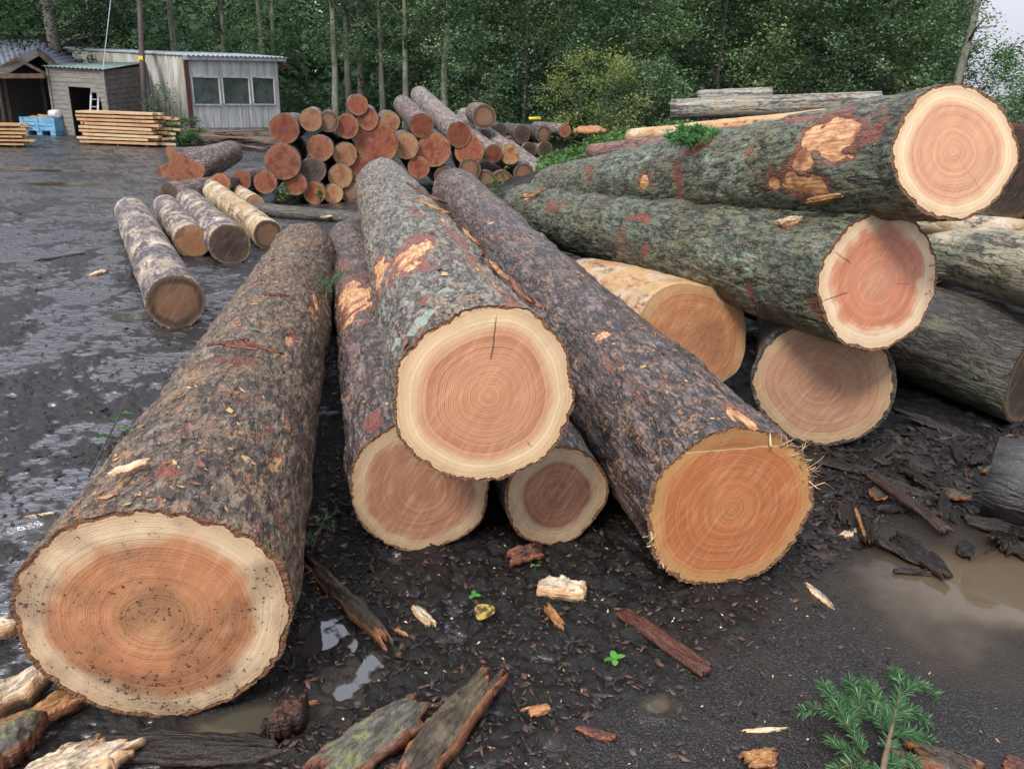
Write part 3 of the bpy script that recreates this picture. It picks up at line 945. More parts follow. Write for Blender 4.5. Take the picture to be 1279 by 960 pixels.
A6, r6 = end_pt(913, 632, 111, 'g'); B6, q6 = end_pt(568, 240, 29, .62)
L6 = make_log('felled_log', 'long dark wet log with a deep orange face and torn fibres along its edge', 'log', A6 - Vector((0, 0, .015)), B6, r6, max(q6, r6 * .72), BK['dark'],
              face_mat('face_orange', (.54, .31, .125), (.43, .155, .06), (.46, .185, .075), 36, .87, .05, wetr=.32, R=r6, line=.8, saw=.45, chord=.76), 420, .003, 6, amp=.012, thick=.015, tilt=(.06, .03),
              patches=pp(A6, B6, r6, max(q6, r6 * .72), [(752, 415, .05, .04, 'tear', .8), (640, 300, .5, .1, 'inner', .45), (780, 470, .3, .06, 'inner', .5), (720, 530, .2, .06, 'inner', .5), (850, 480, .3, .06, 'inner', .4), (735, 590, .07, .04, 'inner', .7), (930, 520, .1, .04, 'tear', .7)]), flakes=200)
splinters(L6, (44, 80), 24, .07, 61, M_SPL, .7, .3)
splinters(L6, (-150, -105), 34, .024, 62, M_SPL, .7, .2)
splinters(L6, (18, 44), 9, .035, 63, M_SPL, .9, .2)

A8, r8 = end_pt(1098, 353, 86, .90); B8, q8 = end_pt(655, 262, 31, .55)
q8 = max(q8, r8 * .85)
L8 = make_log('felled_log', 'green-barked middle log of the right stack, its pinkish face splintered at right', 'log', A8, B8, r8, q8, BK['green'],
              face_mat('face_pink', (.77, .6, .4), (.53, .21, .12), (.54, .26, .16), 32, .78, .12, wetr=.4, R=r8, line=.45, saw=.6, checks=[(95, .25, .6, .002, .4), (300, .55, .95, .005, .5), (255, .5, .98, .006, .5)]), 420, .003, 8, amp=.011, thick=.014, tilt=(.05, .06),
              patches=pp(A8, B8, r8, q8, [(935, 365, .055, .09, 'inner'), (795, 272, .2, .045, 'inner'), (805, 312, .05, .05, 'inner'), (985, 278, .05, .04, 'tear', .8), (690, 258, .3, .06, 'inner', .8), (775, 300, .12, .14, 'inner', .6), (660, 245, .2, .05, 'tear', .6), (1020, 385, .06, .07, 'inner', .7),
                                          (900, 320, .6, .1, 'moss', .35), (1010, 300, .3, .1, 'moss', .3)]), flakes=60)
splinters(L8, (75, 112), 36, .075, 81, M_SPL, .35, .4, .9, .005)

A10, r10 = end_pt(1192, 190, 84, 1.45); B10, q10 = end_pt(690, 239, 30, .76)
q10 = max(q10, r10 * .9)
L10 = make_log('felled_log', 'topmost log of the right stack, green bark with big orange tears, pale face', 'log', A10, B10, r10, q10, BK['green'],
               face_mat('face_top', (.77, .6, .39), (.58, .31, .185), (.57, .3, .18), 34, .78, .06, wetr=.42, R=r10, line=.7, saw=.45, checks=[(140, .05, .8, .002, .0)]), 420, .003, 10, amp=.010, thick=.013, tilt=(.05, .14),
               patches=pp(A10, B10, r10, q10, [(1042, 168, .22, .11, 'tear'), (1005, 200, .1, .06, 'tear', .9), (1008, 236, .2, .07, 'tear'), (962, 222, .05, .06, 'inner'), (965, 232, .04, .04, 'tear', .9), (845, 225, .07, .13, 'inner'), (805, 225, .08, .05, 'tear', .9), (735, 215, .08, .12, 'inner', .8), (875, 180, .25, .08, 'inner'), (935, 190, .06, .03, 'inner', .8), (1000, 150, .2, .03, 'inner'),
                                               (900, 215, .3, .15, 'moss', .4), (780, 205, .5, .1, 'moss', .4)]), flakes=40)

A9, r9 = end_pt(1027, 480, 84, 'g'); dA = (B8 - A8); dA.z = 0; dA.normalize()
B9 = A9 + Vector((.3, 1, 0)).normalized() * 3.6; B9.z = .3
L9 = make_log('felled_log', 'low log whose shaded tan face looks out from beneath the green log', 'log', A9, B9, r9, r9 * .95, BK['old'],
              face_mat('face_shaded', (.55, .4, .24), (.45, .25, .15), (.43, .23, .14), 34, .86, .07, wetr=.5, R=r9, line=.7, saw=.7, dark=.85), 240, .005, 9, thick=.02, hero=False, tilt=(.02, .06))  # shade under the green log put into the face colour

A7, r7 = end_pt(862, 424, 72, .40)
B7 = A7 + Vector((-.34, 1, 0)).normalized() * 1.35; B7.z = .30
L7 = make_log('felled_log', 'peeled pale orange log between the dark wet log and the green one', 'log', A7, B7, r7, r7 * .92, BK['peeled'],
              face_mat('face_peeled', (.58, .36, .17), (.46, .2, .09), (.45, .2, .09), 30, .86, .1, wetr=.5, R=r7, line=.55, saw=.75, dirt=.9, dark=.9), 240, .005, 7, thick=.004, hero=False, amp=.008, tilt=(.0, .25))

# ---- old logs at the right edge
def side_log(name, label, near, far, rn, rf, bark, face, seed, **k):
    return make_log(name, label, 'log', near, far, rn, rf, bark, face, 120, .01, seed, hero=False, lump=.012, amp=.01, **k)


A12, r12 = end_pt(1296, 466, 68, 'g'); B12 = A12 + Vector((-.62, 1.0, 0)).normalized() * 2.6; B12.z = .42
side_log('old_log', 'dark mossy old log at the right edge with a black-green face', A12, B12, r12, r12 * .95, BK['old'], FM_DARK, 12)
A11 = PD(1345, 350, 3.9); B11 = PD(1120, 300, 5.6)
side_log('old_log', 'weathered greenish barkless log lying behind the black-faced one', A11, B11, .19, .18, bark_mat('bark_lichened', (.05, .045, .03), (.2, .19, .13), (.42, .4, .3), (.26, .33, .2), .5, wet=.5, scale=17, elong=.12, hero=False, flake=.3, peel=.6, peelcol=(.46, .4, .27)), FM_DARK, 13)
A13 = PD(1345, 300, 4.2); B13 = PD(1110, 272, 5.2)
side_log('old_log', 'thin tan log poking out below the topmost face at the right edge', A13, B13, .075, .07, BK['mottle2'], FM_BROWN, 14)
A14 = PZ(1225, 640); A14.z = .17; B14 = A14 + Vector((1.3, -.95, 0)); B14.z = .19
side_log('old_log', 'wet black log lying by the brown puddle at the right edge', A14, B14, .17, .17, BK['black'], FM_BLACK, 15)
for i_, (pxa, pxb, Y_, z_, r_) in enumerate([(1100, 1300, 4.75, .2, .2), (1120, 1320, 5.1, .52, .2)]):  # black logs added to fill the gap under the stack with darkness
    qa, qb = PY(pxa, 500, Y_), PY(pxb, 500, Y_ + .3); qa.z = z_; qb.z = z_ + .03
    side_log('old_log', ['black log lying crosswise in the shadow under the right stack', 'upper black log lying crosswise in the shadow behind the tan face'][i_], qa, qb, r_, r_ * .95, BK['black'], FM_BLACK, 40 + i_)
A15 = PD(1262, 215, 4.9); B15 = A15 + Vector((2.2, .5, .1))
side_log('old_log', 'dark brown log behind the topmost face at the right edge', A15, B15, .3, .3, BK['old'], FM_DARK, 16)
A16 = PD(1180, 330, 5.6); A16.z = .3; B16 = A16 + Vector((2.2, .9, 0))
side_log('old_log', 'shadowed old log low in the right stack behind the green log', A16, B16, .3, .3, BK['old'], FM_DARK, 17)

# ---- logs on the bank behind the right stack
def bank_log(label, l, r, D1, D2, rad, bark, seed, face=FM_PALE):
    return make_log('felled_log', label, 'log', PD(*l, D1), PD(*r, D2), rad, rad * .95, bark, face, 64, .01, seed, hero=False, lump=.01, amp=.006, thick=.008)


bank_log('silver-grey barkless log lying crosswise behind the topmost log', (838, 137), (1100, 127), 9.2, 8.6, .115, BK['silver'], 21)
bank_log('peeled yellow log lying on the bank under the silver-grey one', (788, 172), (1060, 146), 8.4, 6.4, .085, BK['peeled'], 22)
bank_log('reddish-brown log end lying on the bank beside the nettles', (738, 192), (905, 172), 7.9, 7.0, .09, BK['red'], 23, FM_DARK)
bank_log('broken grey log with a torn orange end behind the silver one', (872, 122), (965, 118), 9.9, 9.6, .09, BK['silver'], 24, FM_PILE)

# ================================================================== LOG PILE IN THE MIDDLE DISTANCE
_pa, _pb = PZ(390, 256), PZ(645, 246)


def pile_Y(px, z):
    t = (px - 390) / 255.0
    return _pa.y + (_pb.y - _pa.y) * t + .10 * z


_ax = ray(466, 112); _ax.z = 0; _ax.normalize()


def small_log(name, label, A, B, ra, rb, bark, face, seed, group=None, **k):
    return make_log(name, label, 'log', A, B, ra, rb, bark, face, k.pop('nth', 40), .01, seed, hero=False, lump=k.pop('lump', .008), amp=.005, thick=k.pop('thick', .009), group=group, **k)


_P, _Q = BK['pile'], BK['pilepale']
PILE = [
    (355, 161, 16, 'top left log of the far pile, big orange face with a dark edge', FM_PILE, _P, 2.4, None),
    (388, 150, 12, 'tan-faced log beside the top left one of the far pile', FM_PALE, _Q, 2.2, None),
    (447, 131, 11, 'highest log of the far pile, a small red face alone on the crest', FM_PILE, _P, 2.6, None),
    (433, 158, 13, 'dull red log face below and left of the highest one in the far pile', FM_PILE, _P, 2.6, None),
    (459, 149, 12, 'reddish log half hidden directly under the highest one of the far pile', FM_PILE, _P, 2.6, None),
    (353, 202, 19, 'big orange log on the left flank of the far pile under the top left one', FM_PILE, _P, 2.6, None),
    (400, 185, 14, 'bright orange log with a long barked back left of the middle of the far pile', FM_PILE, _Q, 2.6, None),
    (431, 193, 13, 'tan log face touching the left of the largest face in the far pile', FM_PALE, _P, 2.6, None),
    (470, 178, 23, 'largest face of the far pile, a big orange round in its middle', FM_PILE, _P, 2.8, None),
    (390, 213, 14, 'only dark grey face in the far pile, low on its left', FM_DARK, _P, 2.6, None),
    (425, 220, 13, 'pale tan face straight below the middle of the far pile', FM_PALE, _P, 2.6, None),
    (450, 210, 13, 'shaded face next to the far end of the grey-barked log', FM_PILE, _P, 2.6, None),
    (331, 228, 12, 'small orange log at the left foot of the far pile', FM_PILE, _P, 2.0, None),
    (369, 230, 12, 'bottom row orange face left of and below the dark grey one', FM_PILE, _P, 2.4, None),
    (393, 241, 12, 'deep red face resting just above the dark beam in the bottom row', FM_PILE, _P, 2.4, None),
    (416, 244, 11, 'smallest bottom row face above the right half of the dark beam', FM_PALE, _P, 2.4, None),
    (439, 245, 13, 'brown bottom row face tucked beside the grey-barked log', FM_BROWN, _P, 2.4, None),
    (507, 182, 14, 'greyish tan face right of the largest one in the far pile', FM_PALE, _P, 2.6, None),
    (523, 209, 12, 'low orange face right above the far end of the dark wet log', FM_PILE, _P, 2.4, None),
    (542, 187, 18, 'second largest orange face, right of the middle of the far pile', FM_PILE, _P, 2.6, None),
    (527, 157, 13, 'stubby log on the right top of the far pile with its back rising left', FM_PILE, _P, 2.0, (503, 131, 12)),
    (573, 168, 14, 'long pinkish log slanting up to the crest at the right of the far pile', FM_PILE, _Q, 2.0, (524, 119, 11)),
    (586, 188, 16, 'dull red face under the long slanting log of the far pile', FM_PILE, _P, 2.6, None),
    (616, 192, 10, 'small orange face, left one of the pair on the right shoulder of the far pile', FM_PILE, _Q, 3.0, (560, 150, 9)),
    (637, 193, 11, 'tan face, right one of the pair on the right shoulder of the far pile', FM_PALE, _Q, 3.0, (590, 154, 9)),
    (654, 217, 11, 'rightmost brown face low in the far pile', FM_BROWN, _P, 2.6, None),
    (587, 212, 12, 'shadowed brown face low in the right half of the far pile', FM_BROWN, _P, 2.6, None),
    (627, 229, 14, 'shadowed tan face at the right foot of the far pile behind the weeds', FM_BROWN, _P, 2.6, None),
    (605, 146, 13, 'brown log end behind the right crest of the far pile', FM_BROWN, _P, 1.5, None),
    (487, 152, 11, 'log with only its barked back showing behind the largest face', FM_PALE, _P, 2.0, None),
    (410, 152, 11, 'small shaded log between the tan-faced and the dull red one on top', FM_BROWN, _P, 2.0, None),
    (482, 212, 13, 'dark log in the shade under the largest face of the far pile', FM_BROWN, _P, 2.4, None),
    (556, 222, 12, 'shaded low log in the foot of the far pile over the dark wet log', FM_BROWN, _P, 2.4, None),
    (606, 226, 12, 'shaded brown log behind the weeds in the foot of the far pile', FM_BROWN, _P, 2.4, None),
]
for i, (px, py, rp_, label, fm, bk, L, far) in enumerate(PILE):
    r = ray(px, py)
    Y = pile_Y(px, 0)
    for _ in range(4):
        z = H + r.z * (Y / r.y); Y = pile_Y(px, max(z, 0)) + (1.1 if 'behind' in label and 'weeds' not in label else 0)
    D = Y / r.y
    A = CPOS + r * D; ra = rp_ * 1.16 * D / FPX
    A.z = max(A.z, ra)
    if far:
        v = ray(far[0], far[1]); D2 = ra * .92 * FPX / far[2]; B = CPOS + v * D2; rb = ra * .92
    else:
        B = A + (_ax + Vector((random.uniform(-.05, .05), 0, random.uniform(-.02, .02)))) * L; rb = ra * random.uniform(.85, .95); B.z = max(B.z, rb)
    small_log('pile_log', label, A, B, ra, rb, bk, fm, 100 + i, 'logs in the far pile')

# the long pale log that slopes down over the right end of the pile
A, ra = end_pt(683, 226, 15, 'g'); B = PD(580, 146, A.y + 2.6)
small_log('pile_log', 'long pinkish-grey log sloping down the right end of the far pile to the ground', A, B, ra, ra * .9, _Q, FM_DARK, 150, 'logs in the far pile', nth=64)


# ---- logs left of the pile
def lobe(T):
    return .75 * np.clip(np.cos(T - 5.75), 0, 1) ** 26 + .62 * np.clip(np.cos(T - 4.75), 0, 1) ** 20 + .12 * np.clip(np.cos(T - 1.2), 0, 1) ** 8 + .08 * np.cos(5 * T) - .10


D0 = PZ(228, 250).y
A = PY(232, 217, D0); ra = 23 * A.y / FPX
B = PY(290, 190, D0 + 2.2); 
small_log('fluted_log', 'log with a lobed red-orange butt, lying on top at the left of the far pile', A, B, ra, ra * .68, _P, FM_PILE, 160, nth=96, lobes=lobe)
A, ra = end_pt(211, 243, 15, 'g'); small_log('yard_log', 'dark-faced log underneath the lobed butt', A, A + Vector((.5, 1.6, 0)), ra, ra, _P, FM_DARK, 161)
G = 'logs lying left of the far pile'
for i, (n, rp_, f, label, bk, fm) in enumerate([
        ((275, 229), 12, (325, 200), 'orange-faced log lying next to the lobed butt', _P, FM_PILE),
        ((301, 225), 13, (338, 194), 'orange-faced log second from the lobed butt, at the foot of the far pile', _P, FM_PILE)]):
    A, ra = end_pt(*n, rp_, .28); B = PY(f[0], f[1], A.y + 2.2); B.z = ra
    small_log('yard_log', label, A, B, ra, ra * .9, bk, fm, 165 + i, G)
for i, (n, rp_, f, rf, label, bk, fm) in enumerate([
        ((219, 374), 35, (163, 262), 22, 'largest of the mottled small logs in the yard, brown wet face', BK['mottle'], FM_BROWN),
        ((240, 300), 21, (207, 256), 16, 'mottled small log with a bright tan face, second from the left in the yard', BK['mottle'], FM_PALE),
        ((287, 303), 25, (237, 251), 16, 'patchy white-barked small log with a black face', BK['mottle'], FM_DARK),
        ((335, 291), 19, (262, 234), 16, 'yellowish half-peeled small log with a dark brown face', BK['mottle2'], FM_BROWN),
        ((318, 252), 11, (296, 238), 10, 'short pale log stub at the foot of the far pile', BK['mottle2'], FM_PALE)]):
    A, ra = end_pt(*n, rp_, 'g'); B, rb = end_pt(*f, rf, 'g')
    small_log('yard_log', label, A - Vector((0, 0, .02)), B - Vector((0, 0, .02)), ra, ra * .92, bk, fm, 170 + i, 'small logs lying in the muddy yard', nth=96, lump=.012)
A = PZ(318, 268); A.z = .07; B = PZ(470, 282); B.z = .07
small_log('old_beam', 'long dark grey weathered beam lying across the foot of the far pile', A, B, .13, .12, BK['old'], FM_DARK, 180, nth=48, flat=.7)
for i, (p, label) in enumerate([((1, 0), '')][:0]): pass

# ---- second, smaller pile further right
for i, (px, py, rp_, label, fm, bk, L) in enumerate([
        (625, 163, 9, 'black log end at the left of the small distant pile', FM_DARK, BK['old'], 1.6), (652, 168, 11, 'mossy log end in the middle of the small distant pile', FM_DARK, BK['old'], 1.8),
        (679, 168, 10, 'brown log end on the right top of the small distant pile', FM_BROWN, BK['old'], 1.8), (681, 187, 10, 'dark log end at the right foot of the small distant pile', FM_DARK, _P, 1.8),
        (640, 182, 11, 'brown log end in the lower left of the small distant pile', FM_BROWN, _P, 1.8), (661, 188, 10, 'dark log end low in the middle of the small distant pile', FM_DARK, _P, 1.8),
        (706, 163, 8, 'small orange log end right of the small distant pile', FM_PILE, _P, 1.2)]):
    A = PY(px, py, 16.0); ra = rp_ * 16 / FPX
    small_log('distant_log', label, A, A + Vector((-.5, 1, 0)).normalized() * L, ra, ra * .92, bk, fm, 190 + i, 'logs in the small distant pile')

# ================================================================== LEAF GEOMETRY
def leaf_quads(c, size, g, up=1.0, aspect=.55):
    n = len(c)
    d = g.normal(0, 1, (n, 3)); d /= np.linalg.norm(d, axis=1)[:, None]
    nn = g.normal(0, 1, (n, 3)); nn[:, 2] = np.abs(nn[:, 2]) + up; nn /= np.linalg.norm(nn, axis=1)[:, None]
    d = d - nn * (d * nn).sum(1)[:, None]; d /= np.linalg.norm(d, axis=1)[:, None]
    e = np.cross(nn, d)
    s = (size * g.uniform(.6, 1.3, n))[:, None]
    v = np.stack([c - d * s * .5, c + e * s * aspect * .5 - d * s * .08 - nn * s * .08, c + d * s * .5 - nn * s * .1, c - e * s * aspect * .5 - d * s * .08 - nn * s * .08], 1)
    f = np.arange(n * 4).reshape(n, 4)
    return v.reshape(-1, 3), f


def crown(seed, n_clus, per, rx, z0, z1, size, cr=.45, prof=None, hollow=.35):
    g = np.random.default_rng(seed)
    cs = []
    while len(cs) < n_clus:
        t = g.random(); a = g.uniform(0, 2 * math.pi)
        pr = (prof(t) if prof else math.sin(math.pi * (.12 + .8 * t)) ** .6) * (.75 + .5 * vn3(np.array([math.cos(a) * 1.5]), np.array([math.sin(a) * 1.5]), np.array([t * 5.0]), seed)[0])
        q = g.uniform(hollow, 1) ** .6 * rx * pr
        cs.append((q * math.cos(a), q * math.sin(a), z0 + (z1 - z0) * t))
    cs = np.array(cs)
    tone = g.normal(.03, .2, n_clus) + .16 * (np.hypot(cs[:, 0], cs[:, 1]) / rx - .6)  # light painted in: outer clusters toned lighter than the crown's inside
    rc = cr * g.uniform(.6, 1.5, n_clus)
    k = np.repeat(np.arange(n_clus), per)
    off = g.normal(0, 1, (len(k), 3)) * np.array([1, 1, .55])
    off /= np.maximum(np.linalg.norm(off, axis=1)[:, None], .4) / (g.random(len(k)) ** .5)[:, None]
    c = cs[k] + off * rc[k][:, None]
    c[:, 2] = np.maximum(c[:, 2], .03)
    v, f = leaf_quads(c, size, g)
    rnd = np.clip(.42 + tone[k] + .22 * off[:, 2] + g.normal(0, .13, len(k)), 0, 1)  # leaves at cluster tops lightened, light put into the leaf colour
    return v, f, np.repeat(rnd, 4), cs


def make_tree(name, label, cat, loc, seed, h, r0, nc, per, rx, z0, z1, size, lmat, tmat, group=None, cr=.5, prof=None, lean=0.0, limbs=9, shrub=False):
    root = thing(name, label, cat, Matrix.Translation(Vector(loc)), group)
    bpy.context.view_layer.update()
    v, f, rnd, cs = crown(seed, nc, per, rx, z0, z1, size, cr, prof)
    mb = MB(); g = random.Random(seed)
    pts = []; rad = []
    for i in range(9):
        t = i / 8; pts.append((lean * h * t + g.uniform(-.05, .05) * t * 3 * r0 * 8, g.uniform(-.05, .05), h * t - .1)); rad.append(r0 * (1.25 if i == 0 else 1) * (1 - .8 * t))
    L0 = Vector(loc)
    if shrub:
        for k in range(6):
            c = cs[g.randrange(len(cs))]
            mb.tube([L0 + Vector((g.uniform(-.1, .1), g.uniform(-.1, .1), -.05)), L0 + Vector((c[0] * .4, c[1] * .4, c[2] * .55)), L0 + Vector(c)], [r0, r0 * .7, r0 * .25], 5)
    else:
        mb.tube([L0 + Vector(p) for p in pts], rad, 9)
        for k in range(limbs):
            c = cs[g.randrange(len(cs))]
            zt = max(.25 * h, min(c[2] * .8, h * .95)); t = zt / h
            b = Vector((lean * h * t, 0, zt))
            m_ = (b + Vector(c)) / 2 + Vector((0, 0, .15))
            mb.tube([L0 + b, L0 + m_, L0 + Vector(c)], [r0 * .38 * (1 - t * .5), r0 * .22, r0 * .07], 5)
    mb.build('stems' if shrub else 'trunk', tmat, root, smooth=True)
    v = v + np.array([lean * v[:, 2], v[:, 2] * 0, v[:, 2] * 0]).T
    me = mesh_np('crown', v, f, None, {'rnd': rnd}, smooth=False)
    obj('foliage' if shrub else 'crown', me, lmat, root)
    return root


def copy_thing(src, loc, rz, label, scale=1.0, group=None):
    c = src.copy(); COL.objects.link(c)
    c.matrix_world = Matrix.Translation(Vector(loc)) @ Matrix.Rotation(rz, 4, 'Z') @ Matrix.Scale(scale, 4)
    c['label'] = label
    if group: c['group'] = group
    for ch in list(src.children):
        d = ch.copy(); COL.objects.link(d); d.parent = c; d.matrix_parent_inverse = ch.matrix_parent_inverse.copy()
        for g2 in list(ch.children):
            e = g2.copy(); COL.objects.link(e); e.parent = d; e.matrix_parent_inverse = g2.matrix_parent_inverse.copy()
    return c


LM_DARK = leaf_mat('leaves_dark', (.03, .06, .038), (.10, .165, .098), (.22, .29, .175))  # woodland greens lightened and greyed, haze painted into the leaf colour
LM_MID = leaf_mat('leaves_mid', (.04, .08, .05), (.145, .23, .135), (.34, .43, .25))
LM_OLIVE = leaf_mat('leaves_olive', (.05, .085, .045), (.17, .24, .12), (.38, .44, .24))
LM_LIME = leaf_mat('leaves_lime', (.08, .11, .03), (.24, .29, .10), (.42, .46, .2))
LM_BRIGHT = leaf_mat('leaves_bright', (.03, .07, .02), (.07, .16, .05), (.17, .30, .1))
LM_WEED = leaf_mat('leaves_weed', (.04, .07, .02), (.10, .16, .05), (.22, .28, .08))
T_PALE = plain('trunk_pale', (.24, .24, .19), .8, .35, 9, .02, (1, 1, .3), col2=(.12, .13, .09))
T_DARK = plain('trunk_dark', (.06, .05, .04), .8, .35, 9, .02, (1, 1, .3))


def gpt(px, Y):
    """ground point under the image column px at distance Y"""
    r = ray(px, 150); x = r.x / r.y * Y
    return (x, Y, gz(x, Y) - .03)


# ---- dense far wood: a mass nobody could count
g = np.random.default_rng(5)
n = 90000
X = g.uniform(-48, 31, n); Yv = g.uniform(45, 60, n); Zv = g.random(n) ** 1.2 * 12
keep = fbm3(X / 2.2, Yv / 3, Zv / 2.2, 2, 77) + .10 * (Zv < 5) - .010 * np.clip(Zv - 5, 0, 20) > .36
keep &= (X / Yv < .51)
c = np.stack([X, Yv, Zv], 1)[keep]
nb_ = 16000
xb = g.uniform(-50, 34, nb_); yb = g.uniform(61, 66, nb_); zb = g.uniform(0, 10.5, nb_)
kb = (xb / yb < .51)
c = np.concatenate([c, np.stack([xb, yb, zb], 1)[kb]])
v, f = leaf_quads(c, np.where(c[:, 1] > 60.5, 1.0, .5), g, .3, .75)
tone = np.repeat(np.clip(.15 + .5 * fbm3(c[:, 0] / 1.3, c[:, 1] / 1.3, c[:, 2] / 1.3, 2, 78) + .02 * c[:, 2] + g.normal(0, .1, len(c)) - .15, 0, 1), 4)
tag(obj('far_wood', mesh_np('far_wood', v, f, None, {'rnd': tone}, smooth=False), LM_DARK), kind='stuff')
# low scrub along the wood's edge
n = 42000
X = g.uniform(-26, 26, n); Yv = g.uniform(36, 42, n)
top = .8 + 3.4 * fbm2(X / 3.0, Yv * 0 + 1.5, 3, 81)
Zv = g.random(n) * top
c = np.stack([X, Yv, Zv], 1)[(fbm3(X / .9, Yv / .9, Zv / .9, 2, 82) > .40)]
v, f = leaf_quads(c, .2, g, .5, .6)
tone = np.repeat(np.clip(.28 + .5 * (fbm3(c[:, 0] / .8, c[:, 1] / .8, c[:, 2] / .8, 2, 83) - .5) * 2 + g.normal(0, .1, len(c)), 0, 1), 4)
tag(obj('undergrowth', mesh_np('undergrowth', v, f, None, {'rnd': tone}, smooth=False), LM_DARK), kind='stuff')

# ---- slim pale-stemmed trees behind the shed and the pile
GT = 'slim pale-stemmed trees behind the yard'
slim = None
slab_l = {225: 'thick pale tree trunk rising behind the shed roof', 332: 'slim pale trunk behind the right part of the shed', 350: 'pale trunk at the right corner of the shed',
          420: 'thin pale trunk, first to the left above the far pile', 436: 'thin pale trunk, second from the left above the far pile', 453: 'pale trunk straight above the highest pile log',
          507: 'thin pale trunk above the middle of the far pile', 532: 'thin pale trunk, second from the right above the far pile', 555: 'pale trunk, rightmost of those above the far pile', 478: 'slender shaded trunk between the pale ones above the pile',
          285: 'slender trunk behind the middle of the shed', 130: 'slender trunk behind the timber shed', 600: 'slender trunk at the left of the green woodland wall'}
for i, px in enumerate(slab_l):
    Y = 33 + (i * 2.3) % 6
    s_ = {225: 1.25, 453: 1.1, 555: 1.05}.get(px, .9)
    loc = gpt(px, Y)
    if slim is None or i in (4, 8):
        slim = make_tree('slim_tree', slab_l[px], 'tree', loc, 300 + i, 10.5, .17, 110, 58, 2.1, 3.0, 11, .13, LM_MID, T_PALE, GT, .55, lambda t: .55 + .6 * t, .012 * (-1) ** i)
    else:
        t_ = copy_thing(slim, loc, i * 1.9, slab_l[px], s_)
# ---- bushy trees on the right
GB = 'leafy trees in the woodland wall behind the right stack'
LB = 'dense green leafy tree in the woodland wall behind the right stack'
protos = []
for i, (px, Y, sc) in enumerate([(612, 34, 1.0), (655, 31.5, .95), (700, 34, 1.1), (790, 31, 1.0), (842, 33.5, 1.05), (893, 30.5, .95), (945, 33, 1.1), (1003, 31, 1.0), (1055, 33, 1.05), (1092, 30.5, .95), (1122, 33.5, .9), (575, 37, .9), (680, 38, 1.1), (870, 38, 1.2), (1040, 38, 1.2)]):
    loc = gpt(px, Y)
    if i < 3:
        protos.append(make_tree('leafy_tree', LB, 'tree', loc, 330 + i, 9, .09, 270, 70, 2.9, .25, 9.2, .135, [LM_MID, LM_DARK, LM_OLIVE][i], T_DARK, GB, .6, lambda t: .95 if t < .55 else .95 - (t - .55) * 1.2))
    else:
        copy_thing(protos[i % 3], loc, i * 2.1, LB, sc)
make_tree('birch_tree', 'tree with a pale forked trunk near the sky gap at the right', 'tree', gpt(1184, 29), 350, 11, .17, 60, 60, 1.2, 2.8, 11, .13, LM_MID, T_PALE, None, .5, None, .03)
make_tree('small_tree', 'light green feathery tree at the right edge below the sky gap', 'tree', gpt(1272, 31), 351, 4.0, .1, 170, 70, 2.2, .3, 3.75, .11, LM_BRIGHT, T_DARK, None, .5)
make_tree('small_tree', 'green bush tree behind the topmost log face at the right edge', 'tree', gpt(1330, 27), 352, 3.4, .1, 120, 70, 2.0, .2, 3.5, .11, LM_MID, T_DARK, None, .5)
make_tree('bush', 'yellow-green bush in front of the dark woodland, behind the nettles', 'bush', gpt(742, 26.5), 353, 2.6, .04, 110, 62, 1.75, .15, 2.9, .085, LM_LIME, T_DARK, None, .36, None, 0, 6, True)
make_tree('bush', 'mid green bush right of the yellow-green one', 'bush', gpt(800, 28), 354, 2.6, .04, 100, 60, 1.6, .1, 2.6, .09, LM_MID, T_DARK, None, .36, None, 0, 6, True)
make_tree('yew_tree', 'dark dense tree towering behind the open barn and timber shed', 'tree', gpt(82, 30.5), 355, 11, .26, 300, 66, 3.0, 2.1, 11, .12, leaf_mat('leaves_yew', (.006, .014, .01), (.016, .034, .02), (.04, .07, .035)), plain('trunk_grey', (.2, .18, .15), .8), None, .6)
make_tree('small_tree', 'bright green sprays hanging in front of the dark tree at the left edge', 'tree', gpt(6, 26), 356, 5.4, .06, 70, 60, 1.25, 3.0, 5.6, .10, LM_BRIGHT, T_DARK, None, .45)
make_tree('bush', 'leafy green bush at the foot of the pale shed wall', 'bush', gpt(229, 23.6), 357, .9, .02, 40, 55, .62, .05, .72, .07, LM_BRIGHT, T_DARK, None, .2, None, 0, 5, True)
make_tree('bush', 'dark thin shrub growing against the shed wall beside the pole', 'bush', gpt(203, 24.6), 358, 1.6, .02, 40, 40, .5, .3, 1.6, .06, LM_DARK, T_DARK, None, .22, None, 0, 6, True)

# ================================================================== BUILDINGS
M_WHITE = plain('painted_board', (.48, .49, .49), .75, .3, 7, .004, (1, 1, .12), col2=(.27, .28, .27))
M_CORR = plain('corrugated_grey', (.36, .36, .33), .6, .3, 3, .003, (1, 1, .2), col2=(.17, .16, .12))
M_ROOF = plain('roof_sheet', (.33, .37, .41), .45, .25, 3, .003, col2=(.22, .26, .29))
M_ROOFG = plain('roof_sheet_green', (.17, .23, .22), .5, .25, 3, .003, col2=(.12, .16, .15))
M_ROOFB = plain('barn_roof', (.15, .18, .22), .5, .3, 3, .003)
M_GREYW = plain('grey_timber', (.24, .225, .2), .8, .35, 7, .006, (.3, .3, 2), col2=(.15, .135, .12))
M_DARKW = plain('dark_timber', (.07, .06, .05), .85, .35, 7, .006)
M_BROWNW = plain('brown_timber', (.16, .11, .075), .8, .35, 7, .006)
M_RED = plain('dark_red_paint', (.09, .025, .025), .6, .25, 6, .002)
M_GLASS = plain('window_glass', (.085, .11, .10), .15, .3, 3, spec=.6)
M_POLE = plain('pole_timber', (.065, .042, .04), .7, .3, 6, .004, (1, 1, .2))
M_YEL = plain('yellow_sign', (.75, .62, .03), .5, .08, 9)
M_BLUE = plain('blue_plastic', (.16, .40, .60), .45, .15, 6, .001)
